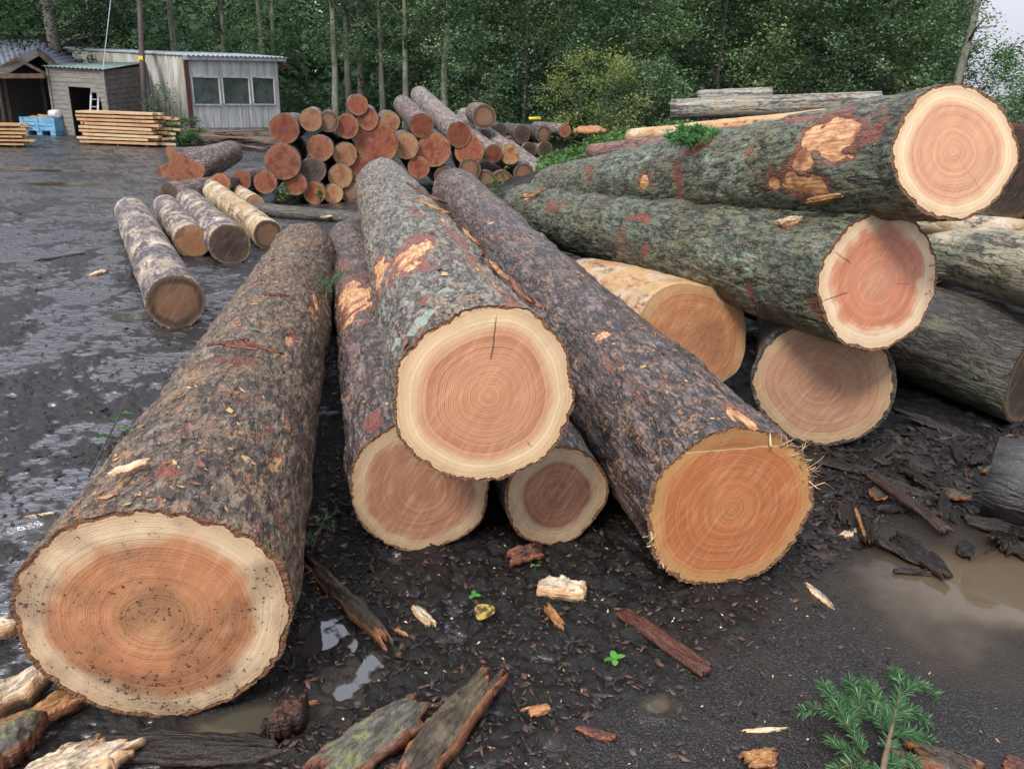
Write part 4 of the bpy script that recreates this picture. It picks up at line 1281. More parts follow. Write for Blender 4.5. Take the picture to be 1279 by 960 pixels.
M_SAWN = plain('sawn_timber', (.56, .42, .27), .65, .25, 9, .002, (.3, 1, 1), col2=(.46, .29, .13))
M_SAWN2 = plain('sawn_orange', (.52, .31, .15), .65, .25, 9, .002, (.3, 1, 1), col2=(.36, .2, .1))
M_WBOARD = plain('weathered_board', (.2, .13, .09), .75, .3, 9, .002, col2=(.12, .09, .075))
M_ALU = plain('aluminium', (.6, .62, .64), .35, .1, 9, metal=.6)
M_SACK = plain('white_sack', (.7, .7, .68), .6, .1, 9, .01)
M_CONC = plain('concrete_base', (.22, .22, .21), .85, .3, 6, .004)


def mesh_sheet(name, quad, amp, waves, mat, parent, nv=2):
    V, F = sheet(*quad, amp, waves, None, nv)
    Mi = np.array(parent.matrix_world.inverted())
    V = V @ Mi[:3, :3].T + Mi[:3, 3]
    o = obj(name, mesh_np(name, V, F, None, None), mat, parent)
    s = o.modifiers.new('thickness', 'SOLIDIFY'); s.thickness = .008
    return o


# pale workshop
c0 = PZ(240, 170); c1 = PZ(352, 168); ce = PZ(104, 161)
u = (c1 - c0).normalized(); nrm = Vector((-u.y, u.x, 0)); bk = (ce - c0).normalized()
W = (c1 - c0).length
h0 = ztop(c0, 70); h1 = ztop(c1, 72); he = ztop(ce, 63)
d = (ce - c0).length
root = thing('workshop_shed', 'pale corrugated workshop with three dark windows and a dark red corner post', 'shed', Matrix.Translation(c0))
bpy.context.view_layer.update()
z0 = -.1


def lp(a, b, z): return c0 + u * a + (nrm * b if abs(b) <= .21 else bk * b) + Vector((0, 0, z))


def fz(a): return h0 + (h1 - h0) * a / W


win = [(.05, .33), (.365, .655), (.69, .945)]
wz0, wz1 = .40, .74
mb = MB()
segs = [0.0] + [q for w_ in win for q in w_] + [1.0]
for i in range(0, len(segs), 2):
    a, b = segs[i] * W, segs[i + 1] * W
    mb.hexa([lp(a, 0, z0), lp(b, 0, z0), lp(b, .06, z0), lp(a, .06, z0), lp(a, 0, fz(a)), lp(b, 0, fz(b)), lp(b, .06, fz(b)), lp(a, .06, fz(a))])
for (a, b) in win:
    a *= W; b *= W
    mb.hexa([lp(a, .003, z0), lp(b, .003, z0), lp(b, .06, z0), lp(a, .06, z0), lp(a, .003, wz0 * fz(a)), lp(b, .003, wz0 * fz(b)), lp(b, .06, wz0 * fz(b)), lp(a, .06, wz0 * fz(a))])
    mb.hexa([lp(a, .003, wz1 * fz(a)), lp(b, .003, wz1 * fz(b)), lp(b, .06, wz1 * fz(b)), lp(a, .06, wz1 * fz(a)), lp(a, .003, fz(a)), lp(b, .003, fz(b)), lp(b, .06, fz(b)), lp(a, .06, fz(a))])
mb.build('front_wall', M_WHITE, root)
mb = MB()
for k in range(1, 13):      # cover strips of the boarding
    a = W * k / 13
    if any(w0 * W - .03 < a < w1 * W + .03 for w0, w1 in win):
        mb.hexa([lp(a - .012, -.012, z0), lp(a + .012, -.012, z0), lp(a + .012, .0, z0), lp(a - .012, .0, z0), lp(a - .012, -.012, wz0 * fz(a) - .05), lp(a + .012, -.012, wz0 * fz(a) - .05), lp(a + .012, .0, wz0 * fz(a) - .05), lp(a - .012, .0, wz0 * fz(a) - .05)])
    else:
        mb.hexa([lp(a - .012, -.012, z0), lp(a + .012, -.012, z0), lp(a + .012, .0, z0), lp(a - .012, .0, z0), lp(a - .012, -.012, fz(a) - .16), lp(a + .012, -.012, fz(a) - .16), lp(a + .012, .0, fz(a) - .16), lp(a - .012, .0, fz(a) - .16)])
mb.build('cover_strips', M_WHITE, root)
for (a, b) in win:
    a *= W; b *= W; zl, zh = wz0 * fz(a), wz1 * fz(b)
    mb = MB()
    for (p, q, w_, hh) in [((a, zl), (b, zl), .05, .05), ((a, zh), (b, zh), .05, .05)]:
        mb.bar(lp(p[0], -.015, p[1]), lp(q[0], -.015, q[1]), .05, .05)
    for x_ in (a, b): mb.bar(lp(x_, -.012, zl + .026), lp(x_, -.012, zh - .026), .05, .05)
    fr = mb.build('window', M_WHITE, root)
    MB().hexa([lp(a, .02, zl), lp(b, .02, zl), lp(b, .03, zl), lp(a, .03, zl), lp(a, .02, zh), lp(b, .02, zh), lp(b, .03, zh), lp(a, .03, zh)]).build('pane', M_GLASS, fr)
MB().hexa([lp(-.05, -.05, z0), lp(.10, -.05, z0), lp(.10, .0, z0), lp(-.05, .0, z0), lp(-.05, -.05, h0 - .05), lp(.10, -.05, h0 - .05), lp(.10, .0, h0 - .05), lp(-.05, .0, h0 - .05)]).build('corner_post', M_RED, root)
MB().hexa([lp(.12, -.03, z0), lp(W, -.03, z0), lp(W, -.014, z0), lp(.12, -.014, z0), lp(.12, -.03, .26), lp(W, -.03, .26), lp(W, -.014, .26), lp(.12, -.014, .26)]).build('base_board', M_CONC, root)
mesh_sheet('side_wall', (lp(0, d, z0), lp(0, .03, z0), lp(0, .03, h0 - .02), lp(0, d, he - .02)), .03, int(d / .17), M_CORR, root)
rw = lambda t, z: c0 + u * (W - .04) + nrm * (.07 + 2.2 * t) + Vector((0, 0, z))
MB().hexa([rw(0, z0), rw(0, z0) + u * .04, rw(1, z0) + u * .04, rw(1, z0), rw(0, h1 - .03), rw(0, h1 - .03) + u * .04, rw(1, h1 - .03) + u * .04, rw(1, h1 - .03)]).build('right_wall', M_CORR, root)
V1, V2 = Vector((0, 0, h0 + .02)), Vector((0, 0, h1 + .02))
ra0 = c0 - nrm * .2 - bk * .0 + V1; ra1 = c1 + u * .3 - nrm * .2 + V2; re = ce + bk * .1 - nrm * .05 + Vector((0, 0, he + .03))
mesh_sheet('roof', (re, ra0, ra0 + nrm * 3 + Vector((0, 0, .16)), re + nrm * 3 + Vector((0, 0, .16))), .022, int(d / .16), M_ROOF, root)
mesh_sheet('roof', (ra0, ra1, ra1 + nrm * 3 + Vector((0, 0, .14)), ra0 + nrm * 3 + Vector((0, 0, .161))), .022, int(W / .16), M_ROOF, root)
mb = MB()
mb.bar(lp(-.1, -.12, h0 - .06), lp(W + .3, -.12, h1 - .06), .03, .12)
mb.build('fascia', M_WHITE, root)
mb = MB()
e0 = c1 + u * .02 + nrm * .3 + Vector((0, 0, h1 - .08))
mb.bar(e0, e0 + u * .7 + Vector((0, 0, -.28)), .05, .1); mb.build('eave_bracket', M_RED, root); mb = MB()
mb.bar(e0 + nrm * .8, e0 + nrm * .8 + u * .7 + Vector((0, 0, -.28)), .05, .1); mb.build('eave_bracket', M_RED, root); mb = MB()
mb.bar(e0 + u * .68 - nrm * .1 + Vector((0, 0, -.2)), e0 + u * .68 + nrm * 1.2 + Vector((0, 0, -.2)), .06, .06)
mb.build('eave_rail', M_RED, root)

# timber shed
s0 = PZ(72, 168); s1 = PZ(140, 172); s2 = PZ(194, 166)
hs0 = ztop(s0, 84); hs1 = ztop(s1, 88); hs2 = ztop(s2, 82)
root = thing('timber_shed', 'small grey boarded shed with a green sheet roof and a dark doorway', 'shed', Matrix.Translation(s0))
bpy.context.view_layer.update()


def boards(a, b, za, zb, n, mat, name, hole=None, out=.02):
    mb = MB(); dv = (b - a); L = dv.length; dn = dv.normalized(); nn = Vector((dn.y, -dn.x, 0))
    for k in range(n):
        t0, t1 = k / n, (k + .97) / n
        spans = [(0, 1)]
        if hole and (t0 + t1) / 2 < hole[2]:
            spans = [(0, hole[0]), (hole[1], 1)]
            if hole[2] - (t0 + t1) / 2 < .22: spans[1] = (hole[1] - (1 - (hole[2] - (t0 + t1) / 2) / .22) ** 2 * .25, 1)
        for x0, x1 in spans:
            p, q = a + dv * x0, a + dv * x1
            zz = lambda x, t: (za + (zb - za) * x) * t
            o1, o2 = nn * out, nn * .0
            j = random.uniform(-.004, .004)
            mb.hexa([p + o1 + Vector((0, 0, zz(x0, t0))), q + o1 + Vector((0, 0, zz(x1, t0))), q + Vector((0, 0, zz(x1, t0))), p + Vector((0, 0, zz(x0, t0))),
                     p + o1 * .45 + nn * j + Vector((0, 0, zz(x0, t1))), q + o1 * .45 + nn * j + Vector((0, 0, zz(x1, t1))), q + Vector((0, 0, zz(x1, t1))), p + Vector((0, 0, zz(x0, t1)))])
    return mb.build(name, mat, root)


boards(s0, s1, hs0, hs1, 15, M_GREYW, 'front_wall', (.33, .90, .74))
boards(s1, s2, hs1, hs2, 14, plain('side_timber', (.15, .13, .12), .8, .35, 7, .006), 'side_wall')
back = (s2 - s1)
s3 = s0 + back
mb = MB(); mb.bar(s0 + Vector((0, .02, 0)) + (s3 - s0) * .02, s3, .05, .05); mb.build('sill', M_DARKW, root)
mb = MB(); mb.hexa([s3, s2, s2 + Vector((0, .05, 0)), s3 + Vector((0, .05, 0)), s3 + Vector((0, 0, hs0)), s2 + Vector((0, 0, hs0)), s2 + Vector((0, .05, hs0)), s3 + Vector((0, .05, hs0))]); mb.build('back_wall', M_DARKW, root)
mb = MB(); mb.hexa([s0 + Vector((0, .06, 0)), s0 + Vector((.05, .06, 0)), s3 + Vector((.05, -.06, 0)), s3 + Vector((0, -.06, 0)), s0 + Vector((0, .06, hs0 - .05)), s0 + Vector((.05, .06, hs0 - .05)), s3 + Vector((.05, -.06, hs0 - .05)), s3 + Vector((0, -.06, hs0 - .05))]); mb.build('left_wall', M_GREYW, root)
mb = MB()
for p, h_ in ((s0, hs0), (s1, hs1)): MB().bar(p + Vector((0, -.03, 0)), p + Vector((0, -.03, h_)), .06, .06, Vector((0, 1, 0))).build('corner_board', M_GREYW, root)
dd = (s1 - s0)
mb.bar(s0 + dd * .33 + Vector((0, -.03, 0)), s0 + dd * .33 + Vector((0, -.03, hs0 * .74)), .06, .05, Vector((0, 1, 0)))
mb.build('door_jamb', M_GREYW, root)
e_ = dd.normalized() * .12; bb = back.normalized() * .15
mesh_sheet('roof', (s0 - e_ - bb + Vector((0, 0, hs0 + .03)), s1 + e_ - bb + Vector((0, 0, hs1 + .03)), s2 + e_ + bb + Vector((0, 0, hs2 + .14)), s3 - e_ + bb + Vector((0, 0, hs0 + .26))), .018, 14, M_ROOFG, root)

# ladder leaning inside the doorway
root = thing('ladder', 'short aluminium ladder leaning in the dark shed doorway', 'ladder', Matrix.Translation(s0 + dd * .66 + Vector((0, -.12, 0))))
bpy.context.view_layer.update()
lb = s0 + dd * .62 + Vector((0, -.1, 0)); lv = dd.normalized() * .3; lt = Vector((.1, .32, hs0 * .66))
for o_ in (Vector((0, 0, 0)), lv): MB().bar(lb + o_, lb + o_ + lt, .07, .03).build('rail', M_ALU, root)
mb = MB()
for k in range(1, 6): mb.tube([lb + lt * (k / 6), lb + lv + lt * (k / 6)], .018, 6)
mb.build('rungs', M_ALU, root)

# open barn at the left edge
bD = 25.0
root = thing('open_barn', 'open-fronted dark barn with a blue-grey sheet roof at the left edge', 'barn', Matrix.Translation(PZ(18, 160)))
bpy.context.view_layer.update()
ra_, rb_, rc_, rd_ = PD(-60, 122, bD), PD(47, 60, bD + .5), PD(44, 49, bD + 4), PD(-90, 47, bD + 4)
mesh_sheet('roof', (ra_, rb_, rc_, rd_), .02, 18, M_ROOFB, root)
mb = MB(); dz = Vector((0, 0, -.12)); mb.bar(ra_ + dz, rb_ + dz, .05, .2); mb.build('verge_board', M_GREYW, root)
mb = MB()
rgt = PD(78, 92, bD + .6)
mb.bar(PD(-60, 95, bD), PD(56, 95, bD), .12, .14); mb.build('tie_beam', M_BROWNW, root)
mb = MB(); mb.bar(rb_ + dz, rgt, .06, .14); mb.bar(PD(22, 74, bD + .3), PD(60, 94, bD + .3), .05, .08); mb.bar(PD(-20, 94, bD + .3), PD(22, 74, bD + .3), .05, .08); mb.build('rafters', M_BROWNW, root)
for px, m_ in ((17, M_BROWNW), (-45, M_BROWNW), (63, M_DARKW)):
    p = PZ(px, 163); q = Vector((p.x + (.0), p.y, ztop(p, 96)))
    MB().bar(p, q, .12, .12, Vector((0, 1, 0))).build('post', m_, root)
wl, wr = PD(-90, 95, bD + 4.2), PD(80, 95, bD + 4.2)
mb = MB(); mb.hexa([Vector((wl.x, wl.y, -.1)), Vector((wr.x, wr.y, -.1)), Vector((wr.x, wr.y + .1, -.1)), Vector((wl.x, wl.y + .1, -.1)), Vector((wl.x, wl.y, 3.4)), Vector((wr.x, wr.y, 3.0)), Vector((wr.x, wr.y + .1, 3.0)), Vector((wl.x, wl.y + .1, 3.4))]); mb.build('back_wall', plain('barn_inside', (.018, .015, .013), .9), root)  # near-black back panel: the shade inside the barn is put into its colour
mb = MB(); q0 = PZ(36, 158); 
for k in range(3): mb.box((q0.x + k * .22 - .3, q0.y + 1.6, .9), (.2, .04, 1.9), None, .02)
mb.build('plank_partition', M_BROWNW, root)
mesh_sheet('roof_right', (rb_ + Vector((0, 0, .02)), rgt + Vector((.25, 0, -.05)), rgt + Vector((.25, 3.8, -.05)), rc_ + Vector((.05, 0, .02))), .02, 12, M_ROOFB, root)

# blue crate with offcuts and a sack in it
cA = PZ(27, 168); cw = 1.12
MX = Matrix.Translation(cA + Vector((cw / 2, .5, 0))) @ Matrix.Rotation(R_(-4), 4, 'Z')
root = thing('pallet_box', 'light blue plastic pallet box with slotted sides beside the timber shed', 'crate', MX)
bpy.context.view_layer.update()
mb = MB(); hB = .56
for s_ in (-1, 1):
    for z_, hh in ((.20, .10), (.33, .10), (.46, .13)):
        mb.box((0, s_ * .42, z_), (cw, .03, hh), MX)
    for xx in (-.52, -.04, .50): mb.box((xx, s_ * .44, .32), (.12, .03, .42), MX)
    mb.box((s_ * (cw / 2 - .016), 0, .32), (.03, .8, .42), MX)
mb.box((0, 0, .14), (cw, .84, .03), MX)
mb.build('tub', M_BLUE, root)
for xx in (-.45, 0, .45): MB().box((xx, 0, .06), (.16, .86, .12), MX).build('foot', M_BLUE, root)
for k in range(5):
    o_ = MB().box((0, 0, 0), (.6, .14, .035), MX @ Matrix.Translation((random.uniform(-.2, .05), -.25 + .12 * k, .50 + .02 * k)) @ Matrix.Rotation(random.uniform(-.3, .3), 4, 'Z') @ Matrix.Rotation(random.uniform(-.12, .12), 4, 'Y'), .004)
    tag(o_.build('wood_offcut', M_SAWN2), 'orange wood offcut heaped in the light blue pallet box', 'offcut', 'offcuts in the blue box')
me = bpy.data.meshes.new('sack'); import bmesh
bm = bmesh.new(); bmesh.ops.create_icosphere(bm, subdivisions=3, radius=.2)
for v_ in bm.verts:
    k = 1 + .35 * (vn3(*[np.array([q * 9 + 40]) for q in v_.co], 3)[0] - .5); v_.co = Vector((v_.co.x * k * 1.05, v_.co.y * k, v_.co.z * k * .8))
bm.to_mesh(me); bm.free(); me.shade_smooth()
o_ = obj('sack', me, M_SACK); o_.matrix_world = MX @ Matrix.Translation((.38, -.05, .62)); tag(o_, 'crumpled white sack in the right of the blue pallet box', 'sack')
for k in range(2):
    p = PZ(36 + 22 * k, 163); tag(MB().bar((p.x, p.y + .9, .25 + .1 * k), (p.x + 1.0, p.y + 1.3, .95), .16, .04).build('barn_plank', M_WBOARD), 'brown plank leaning behind the blue pallet box', 'plank', 'planks leaning behind the blue box')


# stacks of sawn planks
def plank_stack(base, dirv, L, layers, deep, th, gap, what, seedv, grp, m_=M_SAWN):
    rg = random.Random(seedv); n_ = Vector((-dirv.y, dirv.x, 0))
    orde = ['bottom', 'second', 'third', 'fourth', 'fifth', 'sixth', 'seventh', 'eighth', 'ninth', 'topmost']
    for k in range(layers):
        nm = 'topmost' if k == layers - 1 else orde[k]
        for j in range(deep):
            o = base + n_ * (j * .2) + Vector((0, 0, .08 + k * (th + gap))) + dirv * rg.uniform(-.05, .07 + .25 * (rg.random() < .2))
            ln = L * rg.uniform(.93, 1.03)
            sag = rg.uniform(-.012, .012)
            mb = MB(); mb.bar(o, o + dirv * ln + Vector((0, 0, sag)), .18, th * rg.uniform(.85, 1.1))
            tag(mb.build('sawn_plank', m_ if rg.random() < .7 else M_SAWN2), 'rough sawn plank in the %s layer of the stack %s' % (nm, what), 'plank', grp + ', ' + nm + ' layer')
    for q in (.12, .5, .88):
        for k in range(layers):
            a = base + dirv * (L * q) + Vector((0, 0, .08 + k * (th + gap) - th / 2 - gap / 2)) - n_ * .05
            tag(MB().bar(a, a + n_ * (deep * .2), .04, gap * .9 if k else .06).build('stack_spacer', M_WBOARD), 'thin wooden spacer between plank layers of the stack %s' % what, 'spacer', grp + ', spacers')


b0 = PZ(101, 180); b1 = PZ(196, 184)
plank_stack(b0, (b1 - b0).normalized(), (b1 - b0).length, 9, 4, .062, .034, 'before the timber shed', 5, 'sawn planks before the timber shed')
rg = random.Random(9)
for k in range(6):
    p = b1 + Vector((.05 + rg.uniform(0, .12), .15 + .1 * k, .08 + .13 * k)); tag(MB().bar(p, p + Vector((.32, .1, rg.uniform(-.03, .03))), .14, .06).build('plank_end', M_SAWN), 'short pale plank end sticking out right of the plank stack', 'plank', 'short planks right of the plank stack')
b0 = PZ(-75, 183); b1 = PZ(31, 184)
plank_stack(b0, (b1 - b0).normalized(), (b1 - b0).length, 6, 4, .05, .04, 'at the left edge', 6, 'sawn planks at the left edge', M_SAWN2)
# heap of old boards by the workshop
rg = random.Random(4)
for k in range(18):
    a = PZ(rg.uniform(238, 275), rg.uniform(176, 186)); b = PZ(rg.uniform(320, 372), rg.uniform(176, 192))
    a.z = .06 + .028 * k * rg.uniform(.6, 1); b.z = .05 + .03 * k * rg.uniform(.5, 1)
    tag(MB().bar(a, b, .16, .03).build('old_board', M_WBOARD if k % 3 else M_BROWNW), 'weathered brown board in the low heap before the workshop', 'board', 'old boards heaped before the workshop')

# telegraph pole with a yellow plate
pb = PZ(182, 172); pt = PD(172, -40, pb.y + .2)
dr = (pt - pb)
root = thing('utility_pole', 'dark brown utility pole with a small yellow plate, before the sheds', 'pole', Matrix.Translation(pb))
bpy.context.view_layer.update()
MB().tube([pb + dr * t for t in (0, .5, 1, 2.2)], [.095, .09, .085, .07], 12).build('pole', M_POLE, root, smooth=True)
k = None
for i in range(200):
    q = pb + dr * (i / 200)
    if proj(q)[1] < 75: k = q; break
MB().box(k + Vector((0, -.10, 0)), (.15, .012, .2)).build('plate', M_YEL, root)
p = Vector((s0 + dd * 1.0)); p.z = hs1 + .05; q = PD(145, -60, p.y)
tag(MB().tube([p, p.lerp(q, .5), q], .011, 5).build('cable', M_ALU), 'thin pale cable running up from the timber shed roof', 'cable')

# ================================================================== SMALL THINGS ON THE GROUND
def shard_mesh(name, L, W, T, seed, curl=0.0, jag=.2, taper=.3, bend=0.0, nu=16, nv=7, rough=.15, rnd_=.35):
    """an irregular split piece of wood or bark, closed, lying along +x"""
    g = np.random.default_rng(seed)
    u = np.linspace(0, 1, nu); v = np.linspace(-1, 1, nv)
    nu = int(nu * 1.8); nv = nv * 2 + 1
    u = np.linspace(0, 1, nu); v = np.linspace(-1, 1, nv)
    wl = 1 + rough * 3 * (fbm2(u * 6, u * 0 + seed, 5, seed) - .5) - taper * np.abs(2 * u - 1) ** 2.5
    wr = 1 + rough * 3 * (fbm2(u * 6, u * 0 + seed + 9, 5, seed + 1) - .5) - taper * np.abs(2 * u - 1) ** 2.5
    U, Vv = np.meshgrid(u, v, indexing='ij')
    y = np.where(Vv < 0, Vv * wl[:, None], Vv * wr[:, None]) * W / 2
    j0 = jag * L * (.8 * (fbm2(v * 2.2, v * 0 + seed * .7, 3, seed + 2) - .5) + .5 * (vn2(v * 7, v * 0 + seed * .7, seed + 2) - .5)); j1 = jag * L * (.8 * (fbm2(v * 2.2, v * 0 + seed * .3, 3, seed + 3) - .5) + .5 * (vn2(v * 7, v * 0 + seed * .3, seed + 3) - .5))
    x = (U - .5) * L + j0[None] * (1 - U) ** 2 * 2 + j1[None] * U ** 2 * 2
    thick = T * (.55 + .9 * fbm2(U * 4, Vv * 1.5, 3, seed + 4)) * (1 - rnd_ * np.abs(Vv) ** 3) * (1 - rnd_ * .8 * np.abs(2 * U - 1) ** 6)
    zc = curl * (1 - Vv ** 2) * W + bend * (U - .5) ** 2 * 4 * L + T * .5 * (fbm2(U * 6, Vv * 2.4, 4, seed + 6) - .5) + T * .5 * (fbm2(U * 3, Vv * 7, 3, seed + 7) - .5)
    top = np.stack([x, y, zc + thick], -1).reshape(-1, 3); bot = np.stack([x, y, zc - thick * .12], -1).reshape(-1, 3)
    n = len(top); F = grid_faces(nu, nv)
    def strip(a): return [[a[i], a[i + 1], a[i + 1] + n, a[i] + n] for i in range(len(a) - 1)]
    idx = np.arange(n).reshape(nu, nv)
    S = strip(list(idx[0, ::-1])) + strip(list(idx[-1])) + strip(list(idx[:, 0])) + strip(list(idx[::-1, -1]))
    V = np.vstack([top, bot]); F = np.vstack([F[:, ::-1], F + n, np.array(S)[:, ::-1]])
    eg = np.maximum(np.abs(Vv) ** 5, np.abs(2 * U - 1) ** 7).reshape(-1)
    eg = np.concatenate([eg, np.ones(n)])
    return mesh_np(name, V, F[:, ::-1], None, {'edge': eg}, smooth=False)


def shard_mat(name, top, edge, edge2, moss=None, rough=.6, stretch=.25):
    m, nt = newmat(name)
    co = objco(nt)
    fib = noise(nt, vscale(nt, co, (stretch, 1.6, 1.6)), 60, 4, .65); a = noise(nt, co, 14, 4, .6); c = noise(nt, co, 120, 3, .6)
    t = mixc(nt, sm(nt, fib, .35, .65), top, tuple(q * .4 for q in top))
    if moss: t = mixc(nt, sm(nt, a, .45, .6), t, moss)
    e = mixc(nt, sm(nt, fib, .38, .62), edge, edge2)
    k = sm(nt, mt(nt, 'MULTIPLY_ADD', mt(nt, 'SUBTRACT', a, .5), 1.4, attr(nt, 'edge')), .45, .65)
    finish(nt, mixc(nt, k, t, e), rough, mt(nt, 'MULTIPLY_ADD', c, .5, fib), .010, 1.0)
    return m


S_PALE = shard_mat('split_pale', (.82, .66, .46), (.76, .52, .30), (.6, .34, .17))
S_ORANGE = shard_mat('split_orange', (.5, .24, .09), (.55, .3, .13), (.3, .1, .04))
S_BARK = shard_mat('bark_piece', (.085, .062, .042), (.33, .14, .06), (.16, .06, .03), (.12, .1, .06))
S_MOSS = shard_mat('mossy_bark_piece', (.14, .125, .10), (.26, .11, .06), (.12, .05, .03), (.19, .2, .09))
S_RED = shard_mat('red_bark_piece', (.15, .06, .04), (.34, .12, .06), (.17, .06, .035))
S_DKRED = shard_mat('dark_red_piece', (.05, .028, .02), (.08, .035, .022), (.04, .02, .014), None, .4)
S_BLACK = shard_mat('black_bark_piece', (.018, .014, .012), (.05, .028, .018), (.022, .015, .011), None, .4)


def shard(name, label, cat, a, b, W, T, mat, seed, group=None, lift=0.0, roll=0.0, pitch=0.0, at=None, **k):
    """a piece that spans two points of the ground"""
    if at is None:
        A, B = PZ(*a), PZ(*b)
    else:
        A, B = at
    d = B - A; L = d.length; c = (A + B) / 2
    me = shard_mesh(name, L, W, T, seed, **k)
    o = obj(name, me, mat)
    z = max(gz(c.x, c.y), gz(A.x, A.y) * .5 + gz(B.x, B.y) * .5) if at is None else c.z
    o.matrix_world = Matrix.Translation((c.x, c.y, z + lift)) @ Matrix.Rotation(math.atan2(d.y, d.x), 4, 'Z') @ Matrix.Rotation(pitch, 4, 'Y') @ Matrix.Rotation(roll, 4, 'X')
    return tag(o, label, cat, group)


shard('bark_strip', 'twisted strip of bark with red torn edges, lying right of the largest log', 'bark', (391, 712), (474, 796), .055, .03, S_BARK, 1, curl=.35, jag=.3, taper=.5, rough=.3)
shard('wood_chunk', 'thick pale split chunk of wood on the black mud before the dark wet log', 'wood', (675, 740), (731, 748), .066, .05, S_PALE, 2, jag=.12, taper=.1, rough=.06, nv=5)
shard('wood_chip', 'pale chip with a reddish tip, left of the yellow leaf', 'wood chip', (518, 760), (540, 780), .036, .02, S_PALE, 3, jag=.3)
shard('wood_chip', 'tiny orange chip right of the bark strip', 'wood chip', (494, 786), (508, 794), .014, .008, S_ORANGE, 4)
shard('wood_chip', 'tiny red-orange chip beside the foreground puddle', 'wood chip', (384, 876), (397, 873), .018, .008, S_ORANGE, 5)
shard('wood_chip', 'curled orange chip just below the thick pale chunk', 'wood chip', (684, 762), (700, 782), .03, .015, S_ORANGE, 6, jag=.4, curl=.4)
shard('bark_piece', 'red-brown crumpled bark piece above the thick pale chunk', 'bark', (640, 704), (676, 694), .07, .03, S_RED, 7, jag=.4, curl=.3)
shard('red_board', 'dark red wet board stuck in the mud below the dark log', 'board', (775, 762), (884, 838), .062, .022, shard_mat('red_board', (.13, .045, .028), (.11, .04, .025), (.06, .025, .018), None, .35), 8, jag=.06, taper=.05, rough=.05)
shard('splinter', 'thin pale forked splinter lying on the gritty ground left of the fir branch', 'splinter', (934, 907), (977, 905), .016, .007, S_PALE, 9, jag=.2, taper=.6)
shard('splinter', 'pale flat splinter below the right edge of the dark log face', 'splinter', (1009, 728), (1037, 752), .032, .008, S_PALE, 10, jag=.4, taper=.5)
shard('wood_chip', 'orange-brown curled chip at the bottom edge left of the fir branch', 'wood chip', (930, 948), (966, 944), .045, .02, S_ORANGE, 11, curl=.4, jag=.4)
shard('wood_chip', 'orange shred near the left of the gritty patch at the bottom', 'wood chip', (660, 888), (690, 884), .03, .015, S_ORANGE, 12, curl=.3, jag=.4)
shard('bark_piece', 'dark red bark crumb on the mud at the bottom centre', 'bark', (728, 908), (764, 916), .025, .015, S_RED, 13, jag=.3)
shard('bark_piece', 'brown rotten bark piece lying under the right side of the fir branch', 'bark', (1138, 938), (1215, 962), .085, .03, S_BARK, 14, jag=.4, curl=.2)
shard('bark_piece', 'small dark bark piece at the bottom right corner', 'bark', (1258, 950), (1300, 965), .06, .02, S_RED, 15, jag=.3)
shard('bark_slab', 'big greyish mossy slab of bark at the bottom edge', 'bark', (398, 990), (520, 900), .13, .035, S_MOSS, 16, curl=.18, jag=.12, taper=.1, nu=40, nv=15, rough=.12, lift=.01)
shard('bark_slab', 'big brown slab of bark with torn orange edges, right of the mossy slab', 'bark', (490, 1000), (608, 862), .115, .04, S_BARK, 17, curl=.22, jag=.16, taper=.3, nu=44, nv=15, rough=.2, lift=.015, pitch=-.05)
shard('split_slab', 'pale splintered slab end at the left edge, uppermost of the three', 'wood', (-60, 822), (24, 790), .085, .04, S_PALE, 18, jag=.2, lift=.03, nu=24, nv=9)
shard('split_slab', 'long pale split slab at the left edge below the largest log', 'wood', (-60, 930), (74, 848), .075, .05, S_PALE, 19, jag=.15, lift=.03, nu=24, nv=9)
shard('split_slab', 'orange-pale split slab at the left edge with a brown back, tip under the largest log', 'wood', (-30, 945), (104, 880), .06, .045, S_ORANGE, 20, jag=.15, lift=.02, nu=24, nv=9)
shard('split_slab', 'pale slab broken into ragged splinters in the bottom left corner', 'wood', (20, 1000), (148, 942), .10, .05, S_PALE, 21, jag=.5, taper=.0, nu=28, nv=13, rough=.3, lift=.02)
shard('bark_slab', 'mossy chunk of bark in the bottom left corner', 'bark', (-50, 985), (46, 925), .10, .06, S_MOSS, 22, jag=.3, lift=.03, nu=24, nv=11)
shard('wood_lump', 'dark wet rounded lump of rotten wood by the murky puddle', 'wood', (332, 918), (382, 892), .085, .075, shard_mat('rotten_wood', (.10, .04, .022), (.05, .025, .016), (.02, .012, .01), None, .35), 23, jag=.1, taper=.5, nu=20, nv=11)
shard('bark_piece', 'black wet bark slab pressed in the mud along the bottom edge', 'bark', (130, 930), (330, 935), .11, .02, S_BLACK, 24, jag=.2, nu=30, nv=11)
shard('wood_chip', 'pale chip lying in the yard left of the largest mottled log', 'wood chip', (114, 346), (131, 341), .05, .025, S_PALE, 25)
shard('stick', 'thin dark stick in the wet yard', 'stick', (50, 328), (101, 321), .022, .016, S_BLACK, 26, taper=.5)
shard('stick', 'crooked dark stick at the left edge of the yard', 'stick', (-5, 258), (24, 268), .03, .02, S_BLACK, 27, taper=.5)
shard('splinter', 'pale thin splinter in the mud at the left edge', 'splinter', (34, 645), (68, 640), .012, .006, S_PALE, 28, taper=.5)
shard('bark_piece', 'pale sliver lying before the dark beam', 'bark', (404, 280), (420, 278), .05, .015, S_PALE, 29, lift=.06)
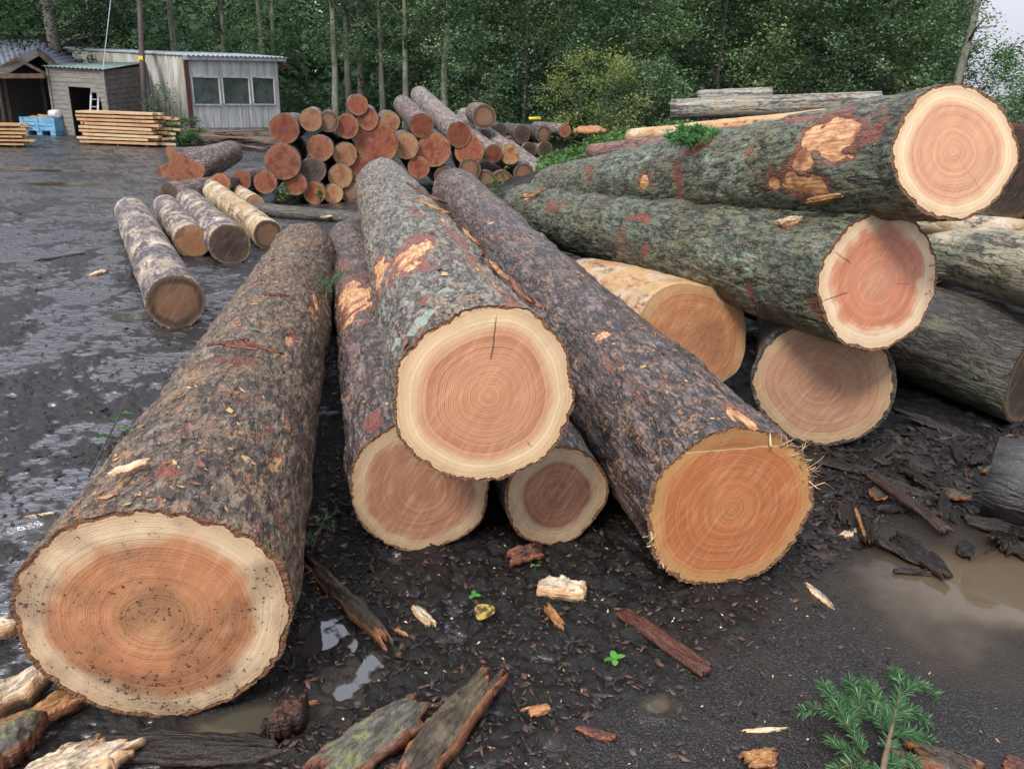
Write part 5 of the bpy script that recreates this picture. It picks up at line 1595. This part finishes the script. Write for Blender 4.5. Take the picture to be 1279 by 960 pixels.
# white chip and shreds on top of the big logs
f = find(L1['A'], L1['B'], L1['ra'], L1['rb'], 163, 590)
if f:
    M_ = L1['M']; Mr = M_.to_3x3()
    def on_log(lg, s_, t_, h_=.008):
        r_ = lg['ra'] + (lg['rb'] - lg['ra']) * s_ / (lg['B'] - lg['A']).length + h_
        return lg['A'] + lg['M'].to_3x3() @ Vector((s_, -math.sin(t_) * r_, math.cos(t_) * r_))
    def lay(lg, name, label, cat, px, py, L, W, T, mat, seed, ang, group=None, h=.010, **k):
        q = find(lg['A'], lg['B'], lg['ra'], lg['rb'], px, py)
        if not q: return
        p = on_log(lg, q[0], q[1], h); Mr = lg['M'].to_3x3()
        n_ = (Mr @ Vector((0, -math.sin(q[1]), math.cos(q[1])))).normalized(); x_ = (Mr @ Vector((1, 0, 0))).normalized(); y_ = n_.cross(x_)
        X_ = x_ * math.cos(ang) + y_ * math.sin(ang); Y_ = n_.cross(X_)
        o = obj(name, shard_mesh(name, L, W, T, seed, **k), mat)
        Mx = Matrix((X_, Y_, n_)).transposed().to_4x4(); Mx.translation = p
        o.matrix_world = Mx
        return tag(o, label, cat, group)
    lay(L1, 'wood_chip', 'clean pale chip lying on the largest log near its cut face', 'wood chip', 163, 590, .085, .034, .012, S_PALE, 40, -1.3, jag=.2)
    lay(L1, 'bark_shred', 'torn orange bark shred on top of the largest log, right half', 'bark', 392, 380, .16, .03, .012, S_ORANGE, 41, .25, jag=.3)
    for i, (px, py) in enumerate([(300, 437), (322, 437), (285, 432), (262, 380), (345, 372)]):
        lay(L1, 'bark_shred', 'reddish bark shred lying across the back of the largest log', 'bark', px, py, .11, .018, .01, S_RED, 42 + i, 1.4 + .2 * i, 'red shreds on the largest log', jag=.4)
    for i, (px, py, a_) in enumerate([(560, 270, .3), (585, 300, .1), (600, 322, -.2), (622, 345, .1), (650, 372, .2), (540, 262, .6), (530, 245, 1.1)]):
        lay(L3, 'bark_shred', 'long torn bark shred lying along the grey-barked log', 'bark', px, py, .24, .025, .012, [S_RED, S_ORANGE][i % 2], 50 + i, a_, 'shreds on the grey-barked log', jag=.4, bend=.04)
    lay(L8, 'bark_shred', 'pale torn shred standing off the green-barked log near its face', 'bark', 985, 280, .10, .03, .02, S_PALE, 60, .4, jag=.5)
    lay(L8, 'bark_shred', 'orange bark shred at the far end of the green-barked log', 'bark', 668, 245, .3, .03, .015, S_ORANGE, 61, .3, jag=.4, bend=.05)
    lay(L10, 'bark_shred', 'splintered orange shred under the big tears of the topmost log', 'bark', 1030, 246, .18, .03, .018, S_ORANGE, 62, .1, jag=.5)

# dark litter under the right stack, blackened further to stand in for shade
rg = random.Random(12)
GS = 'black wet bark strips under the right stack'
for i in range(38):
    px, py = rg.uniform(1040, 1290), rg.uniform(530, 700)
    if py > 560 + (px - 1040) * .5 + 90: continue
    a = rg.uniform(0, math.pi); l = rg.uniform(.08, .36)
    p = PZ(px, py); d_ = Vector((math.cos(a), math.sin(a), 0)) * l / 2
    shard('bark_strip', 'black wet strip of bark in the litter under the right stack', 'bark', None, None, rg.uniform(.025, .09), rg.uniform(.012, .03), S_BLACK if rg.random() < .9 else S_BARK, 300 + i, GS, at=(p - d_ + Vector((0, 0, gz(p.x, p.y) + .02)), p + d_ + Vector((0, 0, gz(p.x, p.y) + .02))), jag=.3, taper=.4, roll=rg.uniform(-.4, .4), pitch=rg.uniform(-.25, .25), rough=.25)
shard('plank', 'dark brown board jutting into the brown puddle', 'board', (1085, 612), (1182, 672), .06, .025, S_DKRED, 360, lift=.05, jag=.1, taper=.1, pitch=.1)
shard('stick', 'thin orange splinter standing in the litter right of the dark log', 'stick', (1066, 642), (1078, 676), .014, .01, S_ORANGE, 361, lift=.03, taper=.4)
shard('stick', 'dark branch stub lying at the edge of the brown puddle', 'stick', (1118, 712), (1180, 716), .022, .02, S_BLACK, 362, lift=.01, taper=.3)
shard('wood_chip', 'white chip in the litter right of the dark log', 'wood chip', (1052, 668), (1072, 662), .04, .015, S_PALE, 363)

# loose litter nobody could count
def litter(name, n, region, size, mat_cols, seed, flat=.25):
    g = np.random.default_rng(seed)
    px = g.uniform(region[0], region[2], n); py = region[1] + (region[3] - region[1]) * g.random(n)
    P = np.array([PZ(a, b) for a, b in zip(px, py)])
    keep = np.hypot(P[:, 0], P[:, 1]) < 12
    P = P[keep]; n = len(P)
    z, film, asph, yard, pud = ground(P[:, 0], P[:, 1])
    k = g.random(n) > np.maximum(pud * 1.0, asph * .7)
    P = P[k]; z = z[k]; n = len(P)
    a = g.uniform(0, 2 * math.pi, n); L = size * g.uniform(.4, 1.4, n) ** 1.5; W = L * g.uniform(.12, .5, n)
    tl = g.normal(0, .25, n)
    d = np.stack([np.cos(a), np.sin(a), tl], 1); e = np.stack([-np.sin(a), np.cos(a), g.normal(0, .3, n)], 1)
    c = np.stack([P[:, 0], P[:, 1], z + .004], 1)
    up = np.array([0, 0, 1.0])
    q = [c - d * L[:, None] + e * W[:, None] * .3, c + e * W[:, None], c + d * L[:, None] * .9, c - e * W[:, None], c + up * (W * .7 + .003)[:, None]]
    V = np.stack(q, 1).reshape(-1, 3); i0 = np.arange(n)[:, None] * 5
    T = np.concatenate([i0 + np.array([[0, 3, 4]]), i0 + np.array([[3, 2, 4]]), i0 + np.array([[2, 1, 4]]), i0 + np.array([[1, 0, 4]])], 0)
    rnd = np.repeat(g.random(n), 5)
    m, nt = newmat(name)
    rp = nd(nt, 'ShaderNodeValToRGB'); nt.links.new(attr(nt, 'rnd'), rp.inputs[0]); rp.color_ramp.interpolation = 'CONSTANT'
    for i, c_ in enumerate(mat_cols):
        if i == 0: rp.color_ramp.elements[0].color = (*c_, 1)
        elif i == 1: rp.color_ramp.elements[1].position = 1 / len(mat_cols); rp.color_ramp.elements[1].color = (*c_, 1)
        else: e_ = rp.color_ramp.elements.new(i / len(mat_cols)); e_.color = (*c_, 1)
    finish(nt, rp.outputs[0], .5)
    tag(obj(name, mesh_np(name, V, None, T, {'rnd': rnd}, smooth=False), m), kind='stuff')


litter('bark_litter', 5200, (330, 560, 1120, 980), .013, [(.02, .015, .012), (.03, .021, .016), (.014, .011, .01), (.05, .032, .022), (.09, .042, .025), (.018, .014, .012)], 1)
litter('bark_litter', 2200, (1000, 540, 1290, 720), .03, [(.012, .010, .009), (.02, .015, .012), (.04, .022, .016), (.009, .008, .007)], 2)  # colours lowered to deepen the shade under the right stack
litter('wood_crumbs', 520, (360, 580, 1279, 980), .0055, [(.55, .4, .22), (.4, .24, .1), (.3, .13, .06), (.62, .5, .33)], 3)
litter('yard_litter', 3800, (-40, 230, 480, 800), .016, [(.02, .016, .014), (.03, .024, .02), (.05, .038, .03), (.02, .018, .016), (.025, .02, .018), (.16, .1, .06)], 4)

# small stones near the nettles
g = random.Random(3)
M_STONE = plain('pale_stone', (.3, .29, .28), .8, .3, 9, .01)
for i in range(16):
    p = PY(g.uniform(690, 745), 205, g.uniform(8.6, 10.5)); s_ = g.uniform(.05, .12)
    bm = bmesh.new(); bmesh.ops.create_icosphere(bm, subdivisions=2, radius=s_)
    for v_ in bm.verts:
        k = 1 + .5 * (vn3(*[np.array([q / s_ + 40 + i * 3]) for q in v_.co], 3)[0] - .5); v_.co = Vector((v_.co.x * k * 1.2, v_.co.y * k, v_.co.z * k * .7))
    me = bpy.data.meshes.new('stone'); bm.to_mesh(me); bm.free()
    o = obj('stone', me, M_STONE); o.location = (p.x, p.y, gz(p.x, p.y) + s_ * .3)
    tag(o, 'pale grey stone on the bank below the nettles', 'stone', 'stones on the bank')

# ---- green plants
g = np.random.default_rng(31)
n = 9000
X = g.uniform(.3, 4.2, n); Y = g.uniform(9.8, 15, n)
k = fbm2(X / .7, Y / .9, 3, 9) + .06 * np.sin(Y) > .44
X, Y = X[k], Y[k]; Z = ground(X, Y)[0] + g.random(len(X)) * .22
v, f = leaf_quads(np.stack([X, Y, Z], 1), .085, g, .8, .55)
tag(obj('nettle_patch', mesh_np('nettle_patch', v, f, None, {'rnd': np.repeat(np.clip(g.normal(.55, .2, len(X)), 0, 1), 4)}, smooth=False), LM_BRIGHT), kind='stuff')


def weed(label, x, y, z, h, w_, n, size, seed, mat=LM_WEED, stems=5, leaf_from=.15):
    root = thing('weed', label, 'weed', Matrix.Translation((x, y, z)))
    bpy.context.view_layer.update()
    g = np.random.default_rng(seed); mb = MB(); cs = []
    for s_ in range(stems):
        a = g.uniform(0, 6.28); r_ = w_ * g.uniform(.2, 1)
        tip = Vector((x + r_ * math.cos(a), y + r_ * math.sin(a), z + h * g.uniform(.6, 1.05)))
        b = Vector((x, y, z)); m_ = b.lerp(tip, .5) + Vector((0, 0, h * .08))
        mb.tube([b, m_, tip], [size * .06, size * .05, size * .025], 4)
        for k in range(n // stems):
            t = g.uniform(leaf_from, 1); q = b.lerp(m_, t * 2) if t < .5 else m_.lerp(tip, t * 2 - 1)
            cs.append(np.array(q) + g.normal(0, size * .45, 3))
    mb.build('stems', mat_stem, root)
    cs = np.array(cs); v, f = leaf_quads(cs - np.array([x, y, z]), size, g, .6, .5)
    obj('foliage', mesh_np('foliage', v, f, None, {'rnd': np.repeat(np.clip(g.normal(.55, .22, len(cs)), 0, 1), 4)}, smooth=False), mat, root)


mat_stem = plain('green_stem', (.12, .14, .05), .6)
p = PZ(356, 256); weed('light green weed tuft growing left before the far pile', p.x, p.y - .15, .05, .30, .16, 200, .05, 1)
p = PZ(404, 260); weed('light green weed tuft growing over the dark beam', p.x, p.y - .15, .1, .2, .18, 140, .045, 2)
p = PZ(622, 262); weed('tall straggly yellow-green weed before the right foot of the far pile', p.x, p.y, 0, .62, .25, 220, .05, 3)
p = PZ(596, 262); weed('straggly weed left of the tall one before the far pile', p.x, p.y, 0, .5, .22, 120, .045, 4)

M_SEED = leaf_mat('seedling_leaf', (.06, .2, .03), (.09, .3, .05), (.14, .4, .08), .3)


def leaf_blade(L, W, seed, fold=.15, droop=.2, n=7):
    u = np.linspace(0, 1, n); w = W / 2 * np.sin(np.pi * (u * .94 + .04)) ** .8
    z = -droop * L * u * u
    V = np.concatenate([np.stack([u * L, w, z + fold * w], 1), np.stack([u * L, u * 0, z], 1), np.stack([u * L, -w, z + fold * w], 1)])
    F = [[i, i + n, i + n + 1, i + 1] for i in range(n - 1)] + [[i + n, i + 2 * n, i + 2 * n + 1, i + n + 1] for i in range(n - 1)]
    return V, np.array(F)


def seedling(label, px, py, leaves, seed, L=.03):
    p = PZ(px, py); z = gz(p.x, p.y)
    root = thing('seedling', label, 'seedling', Matrix.Translation((p.x, p.y, z)))
    bpy.context.view_layer.update()
    MB().tube([(p.x, p.y, z - .01), (p.x, p.y, z + .025)], [.002, .0015], 5).build('stem', mat_stem, root)
    for k in range(leaves):
        V, F = leaf_blade(L * random.uniform(.8, 1.1), L * .62, seed)
        o = obj('leaf', mesh_np('leaf', V, F, None, {'rnd': np.full(len(V), random.uniform(.3, .9))}), M_SEED, root)
        o.location = (0, 0, .024); o.rotation_euler = (random.uniform(-.2, .2), random.uniform(-.35, -.05), k * 2 * math.pi / leaves + random.uniform(-.4, .4))


seedling('tiny bright green seedling on the gritty ground left of the red board', 767, 828, 4, 1, .034)
seedling('tiny green seedling on the mud above the yellow leaf', 592, 748, 3, 2, .026)
seedling('tiny green seedling beside the red-brown bark piece', 668, 716, 2, 3, .022)

# yellow leaf, half decayed
p = PZ(606, 774); V, F = leaf_blade(.075, .07, 1, .35, .1, 9)
m_, nt = newmat('yellow_leaf'); co = objco(nt); a = noise(nt, co, 45, 4, .6)
finish(nt, mixc(nt, sm(nt, a, .42, .58), (.42, .3, .06), (.07, .045, .02)), .5, a, .003)
o = obj('fallen_leaf', mesh_np('fallen_leaf', V, F), m_); o.matrix_world = Matrix.Translation((p.x - .02, p.y - .03, gz(p.x, p.y) + .018)) @ Matrix.Rotation(1.0, 4, 'Z') @ Matrix.Rotation(-.25, 4, 'Y')
tag(o, 'crumpled yellow and brown fallen leaf on the black mud', 'leaf')

# leafy twig at the side of the largest log
p0, p1, p2 = PZ(112, 600), PZ(150, 548), PZ(186, 500)
root = thing('leafy_twig', 'broken twig with a few green leaves leaning on the left of the largest log', 'twig', Matrix.Translation(p0))
bpy.context.view_layer.update()
pts = [p0 + Vector((0, 0, .02)), p1 + Vector((0, 0, .10)), p2 + Vector((0, 0, .2))]
MB().tube(pts, [.005, .004, .002], 6).build('stem', M_DARKW, root)
for i, (t, a_, L_) in enumerate([(.35, 2.6, .09), (.42, .4, .1), (.5, 2.2, .085), (.55, .9, .08), (.95, 1.2, .05), (.9, 2.0, .05)]):
    q = pts[0].lerp(pts[1], t * 2) if t < .5 else pts[1].lerp(pts[2], t * 2 - 1)
    V, F = leaf_blade(L_, L_ * .6, i, .2, .3)
    o = obj('leaf', mesh_np('leaf', V, F, None, {'rnd': np.full(len(V), .2 + .1 * i)}), M_SEED, root)
    o.location = q - p0; o.rotation_euler = (random.uniform(-.3, .3), .1, a_)

# ---- fir branches
LM_FIR = leaf_mat('fir_needles', (.02, .06, .028), (.065, .15, .06), (.24, .36, .2), .2)
M_TWIG = plain('twig_bark', (.2, .135, .085), .7, .3, 20, .004)


def fir(name, label, base, main, sides, nl, seed, dens=420, r0=.008, parent_stub=None, mat=LM_FIR):
    """main and sides are lists of world points; needles comb out to both sides of every twig"""
    root = thing(name, label, 'branch', Matrix.Translation(base))
    bpy.context.view_layer.update()
    g = np.random.default_rng(seed)
    mb = MB(); mb.tube(main, [r0 * (1 - .6 * i / (len(main) - 1)) for i in range(len(main))], 7)
    v = []; f = []; rn = []

    def needles(P, k0):
        P = [np.array(p) for p in P]
        for a, b in zip(P[:-1], P[1:]):
            d = b - a; L = np.linalg.norm(d); d = d / L
            sd = np.cross(d, [0, 0, 1.0]); sd /= np.linalg.norm(sd); up = np.cross(sd, d)
            n = int(dens * L * k0)
            for _ in range(n):
                t = g.random(); c = a + d * L * t
                s_ = 1 if g.random() < .5 else -1
                ph = g.normal(.35, .55)
                o = sd * s_ * math.cos(ph) + up * math.sin(ph)
                dr = o * .85 + d * g.uniform(.25, .75); dr /= np.linalg.norm(dr)
                l = nl * g.uniform(.65, 1.1); w = nl * .042
                q = np.cross(dr, g.normal(0, 1, 3)); q /= np.linalg.norm(q)
                n0 = len(v)
                v.extend([c - q * w, c + q * w, c + dr * l * .7 + q * w * .9 - up * l * .03, c + dr * l - up * l * .08, c + dr * l * .7 - q * w * .9 - up * l * .03]); f.append([n0, n0 + 1, n0 + 2, n0 + 4]); tri.append([n0 + 4, n0 + 2, n0 + 3])
                rn.extend([np.clip(g.normal(.45, .22), 0, 1)] * 5)
    tri = []
    needles(main[len(main) // 3:], .5)
    mb.build('stem', M_TWIG, root, smooth=True)
    for s_ in sides:
        MB().tube(s_, [r0 * .35 * (1 - .6 * i / (len(s_) - 1)) for i in range(len(s_))], 5).build('twig', M_TWIG, root)
        needles(s_, 1.0)
    V = np.array(v) - np.array(base)
    obj('needles', mesh_np('needles', V, np.array(f), np.array(tri), {'rnd': rn}, smooth=False), mat, root)
    return root


def GP(px, py, h=.02):
    p = PZ(px, py, h); return p


main = [GP(1098, 985, .05), GP(1108, 935, .07), GP(1117, 895, .08), GP(1128, 850, .05)]
tw = [([(1112, 915, .07), (1090, 890, .08), (1060, 880, .06), (1040, 868, .04)]), ([(1080, 940, .06), (1058, 905, .07), (1050, 885, .08), (1030, 855, .05)]), ([(1050, 890, .07), (1020, 885, .05), (1000, 888, .03)]), ([(1058, 905, .07), (1075, 875, .07), (1062, 850, .05)]),
      ([(1124, 868, .06), (1145, 852, .06), (1170, 868, .03)]), ([(1117, 893, .08), (1135, 885, .05), (1160, 900, .02)]), ([(1112, 915, .07), (1140, 915, .04), (1166, 928, .02)]), ([(1104, 955, .06), (1130, 945, .05), (1150, 958, .02)]),
      ([(1075, 945, .05), (1050, 935, .05), (1040, 925, .03)]), ([(1085, 950, .05), (1060, 955, .05), (1040, 962, .03)]), ([(1100, 960, .06), (1070, 975, .05), (1050, 990, .03)]), ([(1106, 960, .06), (1135, 975, .05), (1165, 985, .02)]),
      ([(1128, 855, .06), (1118, 838, .05), (1112, 846, .03)]), ([(1114, 905, .08), (1095, 870, .08), (1085, 852, .06)])]
fir('fir_branch', 'cut green fir branch with a brown stem in the bottom right corner', PZ(1098, 985), main, [[GP(*q) for q in s_] for s_ in tw], .034, 1, 1700, .0085)
fir('fir_sprig', 'small dark fir sprig in the shade between the largest log and the low left log', PZ(392, 690), [GP(388, 690, .03), GP(398, 664, .1), GP(408, 642, .16)], [[GP(394, 675, .07), GP(385, 668, .06)], [GP(400, 660, .1), GP(415, 655, .12)], [GP(404, 650, .13), GP(420, 638, .16)]], .03, 2, 500, .004)
q0 = L1['A'].lerp(L1['B'], .62); 
c_ = PD(408, 365, 5.0)
fir('fir_sprig', 'green fir sprig stuck between the largest log and the purplish one', c_, [c_ + Vector((0, -.1, -.12)), c_, c_ + Vector((.05, .15, .12))], [[c_ + Vector((0, -.05, -.05)), c_ + Vector((-.08, -.06, .06))], [c_, c_ + Vector((.09, .02, .10))], [c_, c_ + Vector((-.07, .1, .1))], [c_ + Vector((.02, .08, .05)), c_ + Vector((.1, .16, .1))]], .035, 3, 700, .004)
q = find(L10['A'], L10['B'], L10['ra'], L10['rb'], 868, 178)
if q:
    c_ = on_log(L10, q[0], q[1], .0)
    sp = []
    rg = random.Random(2)
    for k in range(16):
        o_ = Vector((rg.uniform(-.16, .16), rg.uniform(-.12, .05), rg.uniform(-.02, .04))); sp.append([c_ + o_, c_ + o_ + Vector((rg.uniform(-.07, .07), -.04, rg.uniform(.02, .05))), c_ + o_ + Vector((rg.uniform(-.14, .14), -.08, rg.uniform(-.09, .06)))])
    fir('fir_tuft', 'bright green tuft of fir hanging over the topmost log', c_, [c_ + Vector((-.1, 0, .02)), c_ + Vector((0, -.02, .04)), c_ + Vector((.12, 0, .03))], sp, .05, 4, 1500, .004, mat=leaf_mat('fir_bright', (.05, .13, .05), (.10, .26, .09), (.2, .4, .16), .2))
# yellow scrap on the small distant pile
o = MB().box((0, 0, 0), (.2, .12, .05), None, .02).build('yellow_scrap', M_YEL); p = PY(668, 148, 16.0); o.location = p
tag(o, 'small yellow scrap lying on top of the small distant pile', 'scrap')
shard('split_log', 'split half log with an orange face right of the small distant pile', 'log', None, None, .42, .09, S_ORANGE, 401, at=(PY(720, 163, 15.4), PY(752, 168, 15.6)), jag=.1, taper=.4)

# ================================================================== LIGHT
w = bpy.data.worlds.new('World'); SC.world = w; w.use_nodes = True
nt = w.node_tree; nt.nodes.clear()
SUN_EL, SUN_AZ = 46, 205          # azimuth measured clockwise from +Y
sk = nd(nt, 'ShaderNodeTexSky', {'sky_type': 'NISHITA', 'sun_disc': False, 'sun_elevation': R_(SUN_EL), 'sun_rotation': R_(SUN_AZ), 'air_density': 1.0, 'dust_density': 3.0})
hs = nd(nt, 'ShaderNodeHueSaturation', None, {'Saturation': .35, 'Color': sk.outputs[0]})
cl = mixc(nt, .65, hs.outputs[0], (9.5, 9.7, 11.2))
tcw = nd(nt, 'ShaderNodeTexCoord'); spw = nd(nt, 'ShaderNodeSeparateXYZ'); nt.links.new(tcw.outputs['Generated'], spw.inputs[0])
gr = lin(nt, spw.outputs[2], 0.0, 1.0, .62, 1.35)          # an overcast sky is brightest overhead
cl = mixc(nt, 1.0, cl, nd(nt, 'ShaderNodeCombineColor', None, {0: gr, 1: gr, 2: gr}).outputs[0], 'MULTIPLY')
bg = nd(nt, 'ShaderNodeBackground', None, {'Color': cl, 'Strength': .15})
ow = nd(nt, 'ShaderNodeOutputWorld'); nt.links.new(bg.outputs[0], ow.inputs[0])
sun = bpy.data.lights.new('sun', 'SUN'); sun.energy = 3.2; sun.angle = R_(12); sun.color = (1.0, .96, .9)
so = bpy.data.objects.new('sun', sun); COL.objects.link(so)
a = R_(SUN_AZ); e = R_(SUN_EL)
sd = Vector((math.sin(a) * math.cos(e), math.cos(a) * math.cos(e), math.sin(e)))
so.rotation_euler = sd.to_track_quat('Z', 'Y').to_euler()
so.location = sd * 50
SC.view_settings.view_transform = 'Standard'; SC.view_settings.look = 'None'; SC.view_settings.exposure = 0; SC.view_settings.gamma = 1
SC.render.engine = 'CYCLES'
SC.cycles.max_bounces = 6; SC.cycles.diffuse_bounces = 3; SC.cycles.glossy_bounces = 3; SC.cycles.transmission_bounces = 2; SC.cycles.transparent_max_bounces = 4
SC.cycles.use_denoising = True
SC.cycles.use_adaptive_sampling = True; SC.cycles.adaptive_threshold = .025
